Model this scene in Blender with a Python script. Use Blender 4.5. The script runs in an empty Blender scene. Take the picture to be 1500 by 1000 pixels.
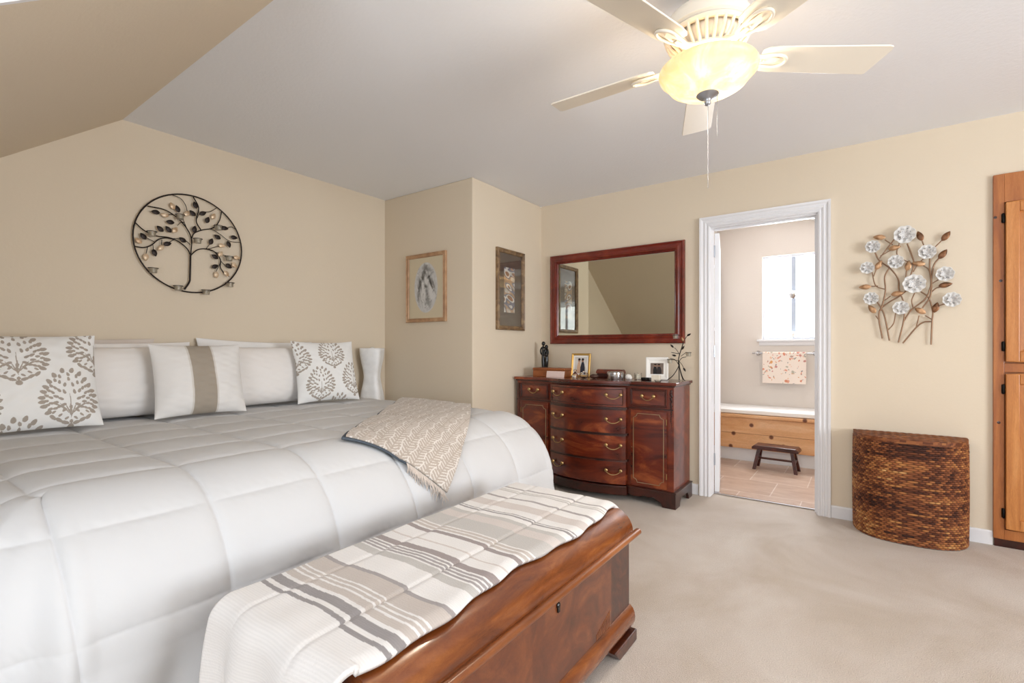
import bpy, bmesh, math, random
import numpy as np
from mathutils import Vector, Matrix
C = bpy.context.scene
random.seed(7)
RNG = np.random.RandomState(11)
PI = math.pi
R = math.radians

# ------------------------------------------------------------------ camera, light, exposure
cd = bpy.data.cameras.new('camera'); cam = bpy.data.objects.new('camera', cd); C.collection.objects.link(cam)
cam.location = (0, 0, 1.121); cam.rotation_euler = (R(90), 0, math.atan2(516, 716))
cd.sensor_width = 36; cd.lens = 36 * 715.8 / 1500; cd.shift_y = 9.5 / 1500; cd.clip_start = .02
C.camera = cam
C.view_settings.view_transform = 'Standard'; C.view_settings.look = 'None'
C.view_settings.exposure = 0.0; C.view_settings.gamma = 1
w = bpy.data.worlds.new('daylight'); C.world = w; w.use_nodes = True
w.node_tree.nodes['Background'].inputs[0].default_value = (.86, .93, 1, 1)
w.node_tree.nodes['Background'].inputs[1].default_value = 2.2

def area(name, loc, rot, sx, sy, power, col):
    l = bpy.data.lights.new(name, 'AREA'); l.shape = 'RECTANGLE'; l.size = sx; l.size_y = sy
    l.energy = power; l.color = col
    o = bpy.data.objects.new(name, l); C.collection.objects.link(o); o.location = loc; o.rotation_euler = rot
    return o
area('daylight_dormer_window', (.0, -1.78, 1.40), (R(112), 0, 0), 2.2, 1.4, 46, (.86, .93, 1))       # outside the dormer window, shining +y
area('side_window_fill', (3.62, 1.4, 1.25), (R(108), 0, R(90)), 1.9, 1.4, 150, (.88, .94, 1))      # fill light outside an added, unseen side window, shining -x
area('daylight_bath_window', (-.585, 6.02, 1.66), (R(-90), 0, 0), .62, .9, 60, (.90, .95, 1))         # outside the bathroom window, shining -y
area('unseen_bath_side_light', (1.55, 5.0, 1.5), (R(90), 0, R(90)), 1.0, 1.0, 12, (.93, .96, 1))          # unseen light in the opening of the right bathroom wall

# ------------------------------------------------------------------ materials
def rgb(h):
    h = h.lstrip('#'); o = []
    for i in (0, 2, 4):
        v = int(h[i:i+2], 16) / 255
        o.append(v / 12.92 if v <= .04045 else ((v + .055) / 1.055) ** 2.4)
    return (*o, 1)
class NT:
    def __init__(s, name, rough=.6, metal=0, spec=.5):
        s.m = bpy.data.materials.new(name); s.m.use_nodes = True; s.t = s.m.node_tree
        s.b = s.t.nodes['Principled BSDF']; s.b.inputs['Roughness'].default_value = rough
        s.b.inputs['Metallic'].default_value = metal; s.b.inputs['Specular IOR Level'].default_value = spec
    def n(s, t, **k):
        x = s.t.nodes.new(t)
        for a, v in k.items():
            if a in x.inputs: x.inputs[a].default_value = v
            else: setattr(x, a, v)
        return x
    def l(s, a, b): s.t.links.new(a, b)
    def coord(s, scale=(1, 1, 1), kind='Object', rot=(0, 0, 0)):
        c = s.n('ShaderNodeTexCoord'); m = s.n('ShaderNodeMapping'); m.inputs['Scale'].default_value = scale
        m.inputs['Rotation'].default_value = rot
        s.l(c.outputs[kind], m.inputs[0]); return m.outputs[0]
    def ramp(s, fac, stops, interp='LINEAR'):
        r = s.n('ShaderNodeValToRGB'); r.color_ramp.interpolation = interp
        e = r.color_ramp.elements
        while len(e) < len(stops): e.new(.5)
        for i, (p, c) in enumerate(stops): e[i].position = p; e[i].color = rgb(c) if isinstance(c, str) else c
        s.l(fac, r.inputs[0]); return r.outputs[0]
    def noise(s, vec, scale, detail=3, rough=.5, dist=0):
        x = s.n('ShaderNodeTexNoise'); x.inputs['Scale'].default_value = scale; x.inputs['Detail'].default_value = detail
        x.inputs['Roughness'].default_value = rough; x.inputs['Distortion'].default_value = dist
        s.l(vec, x.inputs['Vector']); return x.outputs[0]
    def bump(s, h, strength=.2, dist=.01):
        b = s.n('ShaderNodeBump'); b.inputs['Strength'].default_value = strength; b.inputs['Distance'].default_value = dist
        s.l(h, b.inputs['Height']); s.l(b.outputs[0], s.b.inputs['Normal'])
def flat(name, c, rough=.6, metal=0, spec=.5, nz=0, nscale=40, bump=0, var=None):
    m = NT(name, rough, metal, spec)
    if var:
        co = m.coord(); m.l(m.ramp(m.noise(co, nscale), [(.35, c), (.65, var)]), m.b.inputs['Base Color'])
    else: m.b.inputs['Base Color'].default_value = rgb(c)
    if bump: m.bump(m.noise(m.coord(), nscale, 4), bump, .004)
    return m.m
def paint(name, c, bump=.12, scale=70):
    m = NT(name, .75, 0, .25); m.b.inputs['Base Color'].default_value = rgb(c)
    m.bump(m.noise(m.coord(), scale, 4, .6), bump, .006); return m.m
def vcol(name, rough=.85, bumpscale=0, bump=.2, spec=.25, sheen=0, metal=0):
    m = NT(name, rough, metal, spec); a = m.n('ShaderNodeAttribute'); a.attribute_name = 'Col'
    m.l(a.outputs[0], m.b.inputs['Base Color'])
    if sheen: m.b.inputs['Sheen Weight'].default_value = sheen
    if bumpscale: m.bump(m.noise(m.coord(), bumpscale, 3), bump, .002)
    return m.m
def wood(name, dark, mid, light, scale=(3, 3, .6), rough=.32, n1=3.0, dist=1.6, coat=0, kind='Object', rot=(0, 0, 0), knots=False, contrast=(.3, .52, .75)):
    m = NT(name, rough, 0, .5); co = m.coord(scale, kind, rot)
    a = m.noise(co, n1, 5, .62, dist)
    c = m.ramp(a, [(contrast[0], dark), (contrast[1], mid), (contrast[2], light)])
    fine = m.noise(m.coord(tuple(v * 9 for v in scale), kind, rot), 9, 3, .6, .3)
    mx = m.n('ShaderNodeMix', data_type='RGBA', blend_type='MULTIPLY'); mx.inputs[0].default_value = .35
    m.l(c, mx.inputs[6]); m.l(m.ramp(fine, [(.3, '#b0a090'), (.7, '#ffffff')]), mx.inputs[7])
    out = mx.outputs[2]
    if knots:
        v = m.n('ShaderNodeTexVoronoi'); v.inputs['Scale'].default_value = 4.2; v.voronoi_dimensions = '2D'
        m.l(m.coord((1, 1, 1.0), kind, (R(90), 0, 0)), v.inputs['Vector'])
        k = m.ramp(v.outputs['Distance'], [(.0, '#3a1a0a'), (.06, '#7a4018'), (.10, '#ffffff')])
        m2 = m.n('ShaderNodeMix', data_type='RGBA', blend_type='MULTIPLY'); m2.inputs[0].default_value = .9
        m.l(out, m2.inputs[6]); m.l(k, m2.inputs[7]); out = m2.outputs[2]
    m.l(out, m.b.inputs['Base Color'])
    if coat: m.b.inputs['Coat Weight'].default_value = coat; m.b.inputs['Coat Roughness'].default_value = .15
    return m.m
M = {}
M['wall'] = paint('tan_wall_paint', '#e0d1bb')
M['ceil'] = paint('grey_white_ceiling_paint', '#f0f0f2', .25, 55)
M['bathwall'] = paint('pink_beige_wall_paint', '#e0d7cf')
M['bathceil'] = paint('bath_ceiling_paint', '#efeae6')
M['white'] = flat('white_gloss_trim_paint', '#e9e8ea', .35)
M['cream'] = flat('cream_enamel', '#efe6d6', .35)
# carpet
m = NT('cut_pile_carpet', .95, 0, .1); co = m.coord()
big = m.noise(co, 1.6, 4, .6, .6); small = m.noise(co, 260, 2)
c1 = m.ramp(big, [(.35, '#c8b9a9'), (.5, '#d3c6ba'), (.68, '#ddd3c9')])
mx = m.n('ShaderNodeMix', data_type='RGBA', blend_type='MULTIPLY'); mx.inputs[0].default_value = .5
m.l(c1, mx.inputs[6]); m.l(m.ramp(small, [(.3, '#b9b0a6'), (.7, '#ffffff')]), mx.inputs[7]); m.l(mx.outputs[2], m.b.inputs['Base Color'])
m.b.inputs['Sheen Weight'].default_value = .2; m.bump(small, .6, .006); M['carpet'] = m.m
# bathroom tile
m = NT('travertine_floor_tile', .35, 0, .4); co = m.coord()
b = m.n('ShaderNodeTexBrick'); b.offset = .5; b.inputs['Scale'].default_value = 1; b.inputs['Brick Width'].default_value = .42; b.inputs['Row Height'].default_value = .42
b.inputs['Mortar Size'].default_value = .004; b.inputs['Color1'].default_value = rgb('#cdb5a4'); b.inputs['Color2'].default_value = rgb('#bda28f'); b.inputs['Mortar'].default_value = rgb('#ddd0c6')
m.l(co, b.inputs['Vector'])
mx = m.n('ShaderNodeMix', data_type='RGBA', blend_type='MULTIPLY'); mx.inputs[0].default_value = .6
m.l(b.outputs[0], mx.inputs[6]); m.l(m.ramp(m.noise(m.coord((1, 2.5, 1)), 5, 5, .6, .5), [(.3, '#c9b5a8'), (.7, '#ffffff')]), mx.inputs[7])
m.l(mx.outputs[2], m.b.inputs['Base Color']); M['tile'] = m.m
M['mahog'] = wood('mahogany', '#4a190c', '#742d17', '#9a4826', (2, 2, 2.4), .28, 2.2, 1.2, .4)
M['mahogf'] = wood('flame_mahogany_veneer', '#43140a', '#702812', '#ad5a30', (1.2, 1.2, 3.4), .25, 1.9, 1.2, .5, rot=(0, R(28), 0), contrast=(.34, .52, .72))
M['mahogd'] = wood('dark_mahogany_moulding', '#1d0906', '#3a130b', '#552012', (3, 3, 3), .3, 2, 1, .4)
M['inlay'] = flat('worn_inlay_line', '#a58a66', .45)
M['mirrorwood'] = wood('cherry_red_mirror_frame', '#571409', '#76210f', '#8f3219', (3, 3, 3), .25, 1.5, .6, .4)
M['pine'] = wood('honey_pine', '#b06a30', '#cb8443', '#dd9c5c', (9, 9, .7), .4, 2.5, 1.0, .2)
M['pined'] = wood('honey_pine_frame', '#9a5527', '#b06a33', '#c27c42', (9, 9, .6), .4, 2.5, .8, .2)
M['pineh'] = wood('knotty_pine_panel', '#dfa26c', '#ecb684', '#f5ca9e', (.8, 6, 7), .4, 2.5, .8, .1, knots=True)
M['walnutlid'] = wood('walnut_waterfall_veneer', '#5a2a10', '#7d4119', '#9d5c2a', (14, 3, 14), .25, 1.6, .5, .5)
M['walnut'] = wood('walnut_veneer', '#4c220f', '#6f3618', '#8f5026', (4, 2.2, 2.2), .28, 2.4, 2.0, .4, rot=(R(40), 0, 0))
M['walnut2'] = wood('walnut_veneer_mirrored_figure', '#4c220f', '#6f3618', '#8f5026', (4, 2.2, 2.2), .28, 2.4, 2.0, .4, rot=(R(-40), 0, 0))
M['burl'] = wood('dark_burl_veneer', '#260f0a', '#4a2012', '#6c3519', (3, 3, 2), .28, 4, 3.2, .4)
M['walnutrail'] = wood('walnut_rail', '#6d3715', '#8d4f24', '#a9693a', (14, 2, 14), .3, 1.6, .4, .4)
M['stool'] = wood('dark_reddish_stool_wood', '#2c0f0a', '#4a1c12', '#64291a', (3, 12, 12), .35, 2, .6, .2)
M['box'] = wood('orange_brown_keepsake_wood', '#8a4a24', '#a05c30', '#b26e3e', (2, 8, 8), .45, 2, .5)
M['brass'] = flat('antique_brass', '#b79a6a', .3, 1, nz=0)
M['iron'] = flat('black_wrought_iron', '#2a211d', .45, .6)
M['bronze'] = flat('aged_bronze_stem', '#8f7058', .42, .75)
M['bleaf'] = flat('brushed_copper_leaf', '#c49c78', .42, .7, var='#a07a58', nscale=30)
M['tleaf'] = flat('pearly_tan_leaf', '#d9c3a6', .35, .3, var='#b99a78', nscale=30)
M['dleaf'] = flat('dark_bronze_leaf', '#6a4a36', .42, .7, var='#8a5f40', nscale=30)
M['chrome'] = flat('polished_chrome', '#c9c9cc', .12, 1)
M['nickel'] = flat('brushed_grey_metal', '#aeb2ba', .35, .9)
M['gold'] = flat('gilt_frame', '#c9a35e', .3, .85)
M['black'] = flat('black_glaze', '#0d0d0f', .2)
M['hinge'] = flat('black_hinge_metal', '#151211', .4, .7)
M['porc'] = flat('white_porcelain', '#f0ede8', .25)
M['wax'] = flat('cream_candle_wax', '#efe6cf', .5)
M['capiz'] = flat('capiz_shell_panels', '#f2f2f2', .3, var='#ffffff', nscale=16)
M['cotton'] = flat('white_cotton', '#efece9', .85, bump=.05, nscale=300, spec=.2)
M['pinkcotton'] = flat('ivory_cotton', '#f0ebe7', .85, bump=.05, nscale=300, spec=.2)
M['backsham'] = flat('pale_taupe_cotton', '#dacdc2', .85, bump=.05, nscale=300, spec=.2)
M['comf'] = flat('white_microfibre_quilt', '#d5d5d6', .7, bump=.12, nscale=26, spec=.25)
M['seam'] = flat('quilt_backing', '#cfccd0', .8)
M['mat'] = flat('cream_picture_mat', '#e2d4b6', .8)
M['woodfr'] = wood('light_wood_picture_frame', '#a87f5c', '#c39a74', '#d7b38d', (6, 6, 6), .45, 2, .5)
M['bronzefr'] = wood('antiqued_bronze_frame', '#5a452c', '#86694a', '#b1946a', (6, 6, 6), .4, 3, .8)
M['darkglassmat'] = flat('brown_suede_mat', '#4c3d35', .5, var='#5a4a40', nscale=12)
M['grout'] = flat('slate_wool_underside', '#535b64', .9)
M['vinyl'] = flat('white_vinyl_sash', '#dfe4ee', .4)
M['vinylg'] = flat('grey_shaded_vinyl', '#b3bccb', .4)
def glass(name, c='#ffffff', rough=0.0, ior=1.45):
    m = NT(name, rough); m.b.inputs['Base Color'].default_value = rgb(c); m.b.inputs['Transmission Weight'].default_value = 1; m.b.inputs['IOR'].default_value = ior
    return m.m
M['glass'] = glass('clear_glass')
M['frost'] = glass('frosted_votive_glass', '#e9e6e0', .35)
m = NT('mirror_silver', .015, 1); m.b.inputs['Base Color'].default_value = rgb('#dcdcd0'); M['mirror'] = m.m
def thin(name, tint='#ffffff', k=.06):
    m = NT(name); t = m.t; tr = m.n('ShaderNodeBsdfTransparent'); tr.inputs[0].default_value = rgb(tint); g = m.n('ShaderNodeBsdfGlossy'); g.inputs['Roughness'].default_value = .02
    f = m.n('ShaderNodeLayerWeight'); f.inputs[0].default_value = .5; pw = m.n('ShaderNodeMath', operation='POWER'); pw.inputs[1].default_value = 4; ml = m.n('ShaderNodeMath', operation='MULTIPLY_ADD'); ml.inputs[1].default_value = .85; ml.inputs[2].default_value = .045
    m.l(f.outputs['Facing'], pw.inputs[0]); m.l(pw.outputs[0], ml.inputs[0]); mx = m.n('ShaderNodeMixShader'); m.l(ml.outputs[0], mx.inputs[0]); m.l(tr.outputs[0], mx.inputs[1]); m.l(g.outputs[0], mx.inputs[2])
    m.l(mx.outputs[0], t.nodes['Material Output'].inputs[0]); return m.m
M['pane'] = thin('window_pane_glass'); M['picglass'] = thin('picture_glass')
def emit(name, c, s, base='#ffffff'):
    m = NT(name, .4); m.b.inputs['Base Color'].default_value = rgb(base); m.b.inputs['Emission Color'].default_value = rgb(c); m.b.inputs['Emission Strength'].default_value = s
    return m
# lamp bowl: alabaster glass, lit from inside
m = emit('lit_alabaster_glass', '#ffe2a8', 1.0, '#c9b48c'); co = m.coord()
cr = m.ramp(m.noise(co, 9, 4, .6, 1.4), [(.3, (.95, .50, .18, 1)), (.5, (1.0, .70, .34, 1)), (.7, (1, .90, .62, 1))])
sp = m.n('ShaderNodeSeparateXYZ'); m.l(co, sp.inputs[0])
gz = m.n('ShaderNodeMapRange'); gz.inputs[1].default_value = .125; gz.inputs[2].default_value = .045; gz.inputs[3].default_value = .65; gz.inputs[4].default_value = 1.7; m.l(sp.outputs[2], gz.inputs[0]); m.l(gz.outputs[0], m.b.inputs['Emission Strength'])
m.l(cr, m.b.inputs['Emission Color']); M['bowl'] = m.m
M['vc'] = vcol('printed_cotton', .85, 260, .15); M['vcb'] = vcol('woven_blanket', .95, 220, .5, .1, .2)
M['vcw'] = vcol('woven_seagrass', .6, 300, .4, .3); M['vcp'] = vcol('printed_paper', .6)
M['vcm'] = vcol('pressed_whitewashed_metal', .5, 0, 0, .5)

# ------------------------------------------------------------------ builders
WO = {}
def tag(o, label=None, cat=None, group=None, kind=None):
    if label: o['label'] = label
    if cat: o['category'] = cat
    if group: o['group'] = group
    if kind: o['kind'] = kind
    return o
def link(name, me, mat, parent=None, origin=None, smooth=None, bevel=0, subsurf=0, solid=0):
    vs = np.empty(len(me.vertices) * 3); me.vertices.foreach_get('co', vs); vs = vs.reshape(-1, 3)
    if parent is not None: org = np.array(WO[parent.name])
    elif origin is not None: org = np.array(origin, float)
    else: org = np.array([(vs[:, 0].min() + vs[:, 0].max()) / 2, (vs[:, 1].min() + vs[:, 1].max()) / 2, vs[:, 2].min()])
    vs -= org; me.vertices.foreach_set('co', vs.ravel())
    o = bpy.data.objects.new(name, me); C.collection.objects.link(o); WO[o.name] = tuple(org)
    if parent is not None: o.parent = parent
    else: o.location = org
    if mat: me.materials.append(mat)
    if smooth is not None:
        me.polygons.foreach_set('use_smooth', [True] * len(me.polygons))
        if smooth < 180: me.set_sharp_from_angle(angle=R(smooth))
    if bevel:
        b = o.modifiers.new('bevel', 'BEVEL'); b.width = bevel; b.segments = 2; b.limit_method = 'ANGLE'; b.angle_limit = R(40)
    if solid:
        b = o.modifiers.new('solid', 'SOLIDIFY'); b.thickness = solid; b.offset = 0
    if subsurf:
        b = o.modifiers.new('sub', 'SUBSURF'); b.levels = b.render_levels = subsurf
    me.update(); return o
def thing(name, label, cat, loc, group=None):
    o = bpy.data.objects.new(name, None); C.collection.objects.link(o); o.location = loc; o.empty_display_size = .05
    WO[o.name] = tuple(loc); return tag(o, label, cat, group)
class MB:
    def __init__(s): s.v = []; s.f = []; s.xf = None
    def add(s, vs, fs):
        k = len(s.v)
        for v in vs: s.v.append(tuple(s.xf @ Vector(v)) if s.xf else tuple(v))
        for f in fs: s.f.append(tuple(i + k for i in f))
        return s
    def box(s, x0, x1, y0, y1, z0, z1):
        return s.add([(x0, y0, z0), (x1, y0, z0), (x1, y1, z0), (x0, y1, z0), (x0, y0, z1), (x1, y0, z1), (x1, y1, z1), (x0, y1, z1)],
                     [(0, 3, 2, 1), (4, 5, 6, 7), (0, 1, 5, 4), (1, 2, 6, 5), (2, 3, 7, 6), (3, 0, 4, 7)])
    def prism(s, poly, axis, a, b):      # poly in the two other axes (x,y)|(x,z)|(y,z)
        n = len(poly)
        def P(p, t): return (t, p[0], p[1]) if axis == 'x' else (p[0], t, p[1]) if axis == 'y' else (p[0], p[1], t)
        vs = [P(p, a) for p in poly] + [P(p, b) for p in poly]
        return s.add(vs, [tuple(range(n))[::-1], tuple(range(n, 2 * n))] + [(i, (i + 1) % n, n + (i + 1) % n, n + i) for i in range(n)])
    def lathe(s, prof, c, n=32, axis='z', cap=True):
        vs = []; fs = []; k = len(prof)
        for i in range(n):
            a = 2 * PI * i / n
            for r, h in prof:
                p = (r * math.cos(a), r * math.sin(a), h)
                if axis == 'y': p = (p[0], p[2], p[1])
                if axis == 'x': p = (p[2], p[0], p[1])
                vs.append((c[0] + p[0], c[1] + p[1], c[2] + p[2]))
        for i in range(n):
            j = (i + 1) % n
            for q in range(k - 1): fs.append((i * k + q, j * k + q, j * k + q + 1, i * k + q + 1))
        if cap:
            if prof[0][0] > 1e-5: fs.append(tuple(i * k for i in range(n))[::-1])
            if prof[-1][0] > 1e-5: fs.append(tuple(i * k + k - 1 for i in range(n)))
        return s.add(vs, fs)
    def tube(s, pts, r, n=8, closed=False):
        pts = [Vector(p) for p in pts]; N = len(pts); rs = r if isinstance(r, (list, tuple)) else [r] * N
        vs = []; fs = []; up = None
        for i, p in enumerate(pts):
            t = (pts[(i + 1) % N] - pts[i - 1]) if closed else (pts[min(i + 1, N - 1)] - pts[max(i - 1, 0)])
            t.normalize()
            if up is None: up = t.orthogonal().normalized()
            up = (up - t * up.dot(t)); up = up.normalized() if up.length > 1e-6 else t.orthogonal().normalized()
            b = t.cross(up)
            for q in range(n):
                a = 2 * PI * q / n; vs.append(tuple(p + (up * math.cos(a) + b * math.sin(a)) * rs[i]))
        for i in range(N if closed else N - 1):
            j = (i + 1) % N
            for q in range(n): fs.append((i * n + q, i * n + (q + 1) % n, j * n + (q + 1) % n, j * n + q))
        if not closed: fs.append(tuple(range(n))[::-1]); fs.append(tuple((N - 1) * n + q for q in range(n)))
        return s.add(vs, fs)
    def ball(s, c, r, n=12, sc=(1, 1, 1)):
        k = max(4, n // 2); prof = [(math.sin(PI * i / k), -math.cos(PI * i / k)) for i in range(k + 1)]
        vs = []; fs = []
        for i in range(n):
            a = 2 * PI * i / n
            for q, h in prof: vs.append((c[0] + r * sc[0] * q * math.cos(a), c[1] + r * sc[1] * q * math.sin(a), c[2] + r * sc[2] * h))
        for i in range(n):
            j = (i + 1) % n
            for q in range(k): fs.append((i * (k + 1) + q, j * (k + 1) + q, j * (k + 1) + q + 1, i * (k + 1) + q + 1))
        return s.add(vs, fs)
    def mesh(s, name):
        me = bpy.data.meshes.new(name); bm = bmesh.new()
        for v in s.v: bm.verts.new(v)
        bm.verts.ensure_lookup_table()
        for f in s.f:
            try: bm.faces.new([bm.verts[i] for i in f])
            except ValueError: pass
        bmesh.ops.remove_doubles(bm, verts=bm.verts, dist=1e-6)
        bmesh.ops.recalc_face_normals(bm, faces=bm.faces)
        bm.to_mesh(me); bm.free(); return me
    def build(s, name, mat, parent=None, **k): return link(name, s.mesh(name), mat, parent, **k)
def box(name, mat, parent, x0, x1, y0, y1, z0, z1, bevel=0, **k): return MB().box(x0, x1, y0, y1, z0, z1).build(name, mat, parent, bevel=bevel, **k)
def struct(o): o['kind'] = 'structure'; return o
def grid(name, P, mat, parent=None, col=None, closed_u=False, **k):   # P: (nu, nv, 3) array of points
    nu, nv = P.shape[:2]; me = bpy.data.meshes.new(name)
    idx = np.arange(nu * nv).reshape(nu, nv)
    if closed_u: idx = np.vstack([idx, idx[:1]])
    q = np.stack([idx[:-1, :-1], idx[1:, :-1], idx[1:, 1:], idx[:-1, 1:]], -1).reshape(-1, 4)
    me.vertices.add(nu * nv); me.vertices.foreach_set('co', P.reshape(-1).astype(np.float32))
    me.loops.add(q.size); me.loops.foreach_set('vertex_index', q.reshape(-1).astype(np.int32))
    me.polygons.add(len(q)); me.polygons.foreach_set('loop_start', np.arange(0, q.size, 4, dtype=np.int32))
    me.update(calc_edges=True); me.validate()
    if col is not None:
        a = me.color_attributes.new('Col', 'FLOAT_COLOR', 'POINT'); cc = np.ones((nu * nv, 4), np.float32); cc[:, :3] = col.reshape(-1, 3)
        a.data.foreach_set('color', cc.ravel())
    return link(name, me, mat, parent, smooth=180, **k)
def lin(h): return np.array(rgb(h)[:3])
def smooth_noise(x, y, seed=0, f=1.0):
    r = np.random.RandomState(seed); o = np.zeros_like(x)
    for k in range(7):
        a = r.uniform(0, 2 * PI); fr = f * r.uniform(.6, 2.4); o = o + np.sin((x * math.cos(a) + y * math.sin(a)) * fr + r.uniform(0, 6.28))
    return o / 7
def spline(pts, n=6):        # Catmull-Rom
    P = [Vector(p) for p in pts]; P = [P[0] * 2 - P[1]] + P + [P[-1] * 2 - P[-2]]; out = []
    for i in range(1, len(P) - 2):
        for k in range(n):
            t = k / n; a, b, c, d = P[i-1], P[i], P[i+1], P[i+2]
            out.append(.5 * ((2 * b) + (c - a) * t + (2 * a - 5 * b + 4 * c - d) * t * t + (3 * b - a - 3 * c + d) * t ** 3))
    out.append(P[-2]); return out

TREE_B = [[(-0.04, -0.291), (-0.013, -0.242), (-0.009, -0.204), (-0.006, -0.073)], [(-0.006, -0.073), (-0.001, 0.027), (-0.025, 0.088), (-0.065, 0.136), (-0.104, 0.164), (-0.155, 0.184), (-0.235, 0.185)], [(-0.006, -0.073), (-0.029, -0.031), (-0.079, 0.005), (-0.128, 0.018), (-0.189, 0.016), (-0.251, 0.036), (-0.298, 0.076)], [(-0.093, 0.01), (-0.141, 0.013), (-0.182, -0.006), (-0.215, -0.043), (-0.254, -0.065), (-0.301, -0.065)], [(-0.001, 0.035), (0.015, 0.071), (0.06, 0.1), (0.122, 0.125), (0.161, 0.176), (0.177, 0.244)], [(0.053, 0.099), (0.028, 0.14), (0.028, 0.173), (0.039, 0.241), (0.008, 0.3)], [(0.028, 0.164), (0.053, 0.211), (0.106, 0.228), (0.145, 0.26)], [(-0.025, 0.198), (-0.036, 0.24), (-0.065, 0.274), (-0.107, 0.283)], [(-0.029, 0.095), (-0.047, 0.148), (-0.033, 0.196)], [(0.06, 0.1), (0.114, 0.115), (0.169, 0.092), (0.226, 0.059), (0.298, 0.061)], [(0.138, 0.12), (0.194, 0.131), (0.235, 0.156), (0.264, 0.145)], [(-0.006, -0.073), (0.03, -0.034), (0.075, -0.018), (0.13, -0.026), (0.169, -0.072), (0.169, -0.123), (0.194, -0.163)], [(0.075, -0.018), (0.106, -0.022), (0.194, -0.042), (0.294, -0.059)], [(0.169, -0.08), (0.21, -0.118), (0.235, -0.123)], [(0.169, -0.097), (0.145, -0.152), (0.142, -0.174)], [(-0.007, -0.007), (-0.043, 0.019), (-0.1, 0.017)], [(-0.1, 0.009), (-0.135, -0.021)], [(-0.208, -0.042), (-0.205, -0.08)], [(-0.235, -0.058), (-0.244, -0.109)], [(-0.162, -0.002), (-0.165, -0.034)], [(0.083, -0.017), (0.114, 0.03)], [(0.091, -0.018), (0.161, 0.013)], [(-0.079, 0.101), (-0.058, 0.126), (-0.043, 0.125)], [(-0.195, -0.024), (-0.26, 0.003)], [(-0.107, 0.163), (-0.162, 0.147)], [(0.194, -0.163), (0.226, -0.181)]]
TLEAF = [(-0.195, 0.157, 180), (-0.08, 0.202, 110), (-0.119, 0.113, 180), (-0.172, 0.061, 140), (-0.129, 0.066, 130), (-0.257, 0.0, 130), (-0.202, -0.087, 290), (-0.135, -0.023, 20), (-0.052, 0.016, 150), (0.014, 0.095, 80), (0.004, 0.194, 140), (0.019, 0.249, 110), (0.062, 0.207, 30), (0.089, 0.169, 70), (0.195, 0.138, 0), (0.253, 0.087, 0), (0.22, 0.036, 290), (0.15, 0.071, 150), (0.111, 0.034, 70), (0.135, -0.061, 150), (0.134, -0.125, 30), (0.22, -0.109, 330)]
TTAN = [(-0.107, 0.215, 120), (-0.148, 0.15, 180), (-0.093, 0.07, 60), (-0.281, -0.029, 140), (-0.244, -0.121, 270), (-0.169, -0.054, 230), (-0.029, 0.185, 60), (0.126, 0.202, 70), (0.169, -0.037, 60), (0.177, 0.02, 0), (0.144, -0.178, 270), (0.206, -0.162, 310), (0.256, -0.098, 300), (0.272, -0.046, 0)]
CUPS = [(-0.075, 0.154), (-0.222, 0.022), (0.024, 0.023), (0.145, 0.13), (0.212, -0.061), (-0.215, -0.194), (-0.085, -0.286), (0.072, -0.297), (0.218, -0.234)]
STEMS = [[(0.093, 1.181), (0.076, 1.297), (0.082, 1.363), (0.127, 1.408), (0.178, 1.442), (0.221, 1.486)], [(0.128, 1.167), (0.105, 1.315), (0.086, 1.373), (0.067, 1.411)], [(0.082, 1.354), (0.097, 1.41), (0.108, 1.484), (0.105, 1.569), (0.134, 1.632)], [(0.105, 1.489), (0.059, 1.516), (0.04, 1.603)], [(0.172, 1.155), (0.2, 1.312), (0.196, 1.404), (0.175, 1.48), (0.171, 1.545), (0.134, 1.613), (0.078, 1.671), (0.055, 1.725)], [(0.193, 1.15), (0.257, 1.246), (0.292, 1.277), (0.326, 1.28)], [(0.326, 1.141), (0.33, 1.271), (0.333, 1.343), (0.313, 1.425), (0.278, 1.463)], [(0.196, 1.284), (0.236, 1.356), (0.299, 1.417), (0.323, 1.487), (0.328, 1.55), (0.34, 1.621), (0.367, 1.663)], [(0.285, 1.363), (0.32, 1.425), (0.328, 1.505), (0.32, 1.587), (0.32, 1.659)], [(0.326, 1.505), (0.361, 1.529)], [(0.323, 1.451), (0.347, 1.477), (0.367, 1.484)], [(0.333, 1.361), (0.387, 1.383)], [(0.229, 1.559), (0.246, 1.63), (0.236, 1.686), (0.214, 1.762)], [(0.243, 1.631), (0.167, 1.694), (0.178, 1.776)], [(0.243, 1.585), (0.264, 1.628), (0.292, 1.662)], [(0.326, 1.55), (0.313, 1.596), (0.281, 1.627)], [(0.078, 1.685), (0.112, 1.737), (0.153, 1.798)], [(0.082, 1.699), (0.134, 1.73)], [(0.145, 1.762), (0.105, 1.799)], [(0.32, 1.695), (0.347, 1.728), (0.374, 1.76)], [(0.295, 1.729), (0.285, 1.767)], [(0.119, 1.23), (0.149, 1.276), (0.16, 1.35)], [(0.25, 1.456), (0.236, 1.411), (0.243, 1.365)], [(0.271, 1.318), (0.257, 1.246)], [(0.333, 1.289), (0.299, 1.317)], [(0.059, 1.326), (0.076, 1.297)], [(0.029, 1.512), (0.071, 1.511)], [(0.093, 1.41), (0.134, 1.445)], [(0.048, 1.574), (0.063, 1.62)], [(0.207, 1.551), (0.211, 1.597)]]
FL = [(0.201, 1.815, 0.061), (0.044, 1.76, 0.044), (0.015, 1.629, 0.042), (0.158, 1.653, 0.046), (0.306, 1.697, 0.048), (0.246, 1.511, 0.063), (0.387, 1.558, 0.048), (0.417, 1.405, 0.048), (0.182, 1.368, 0.046), (0.035, 1.434, 0.044)]
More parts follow.
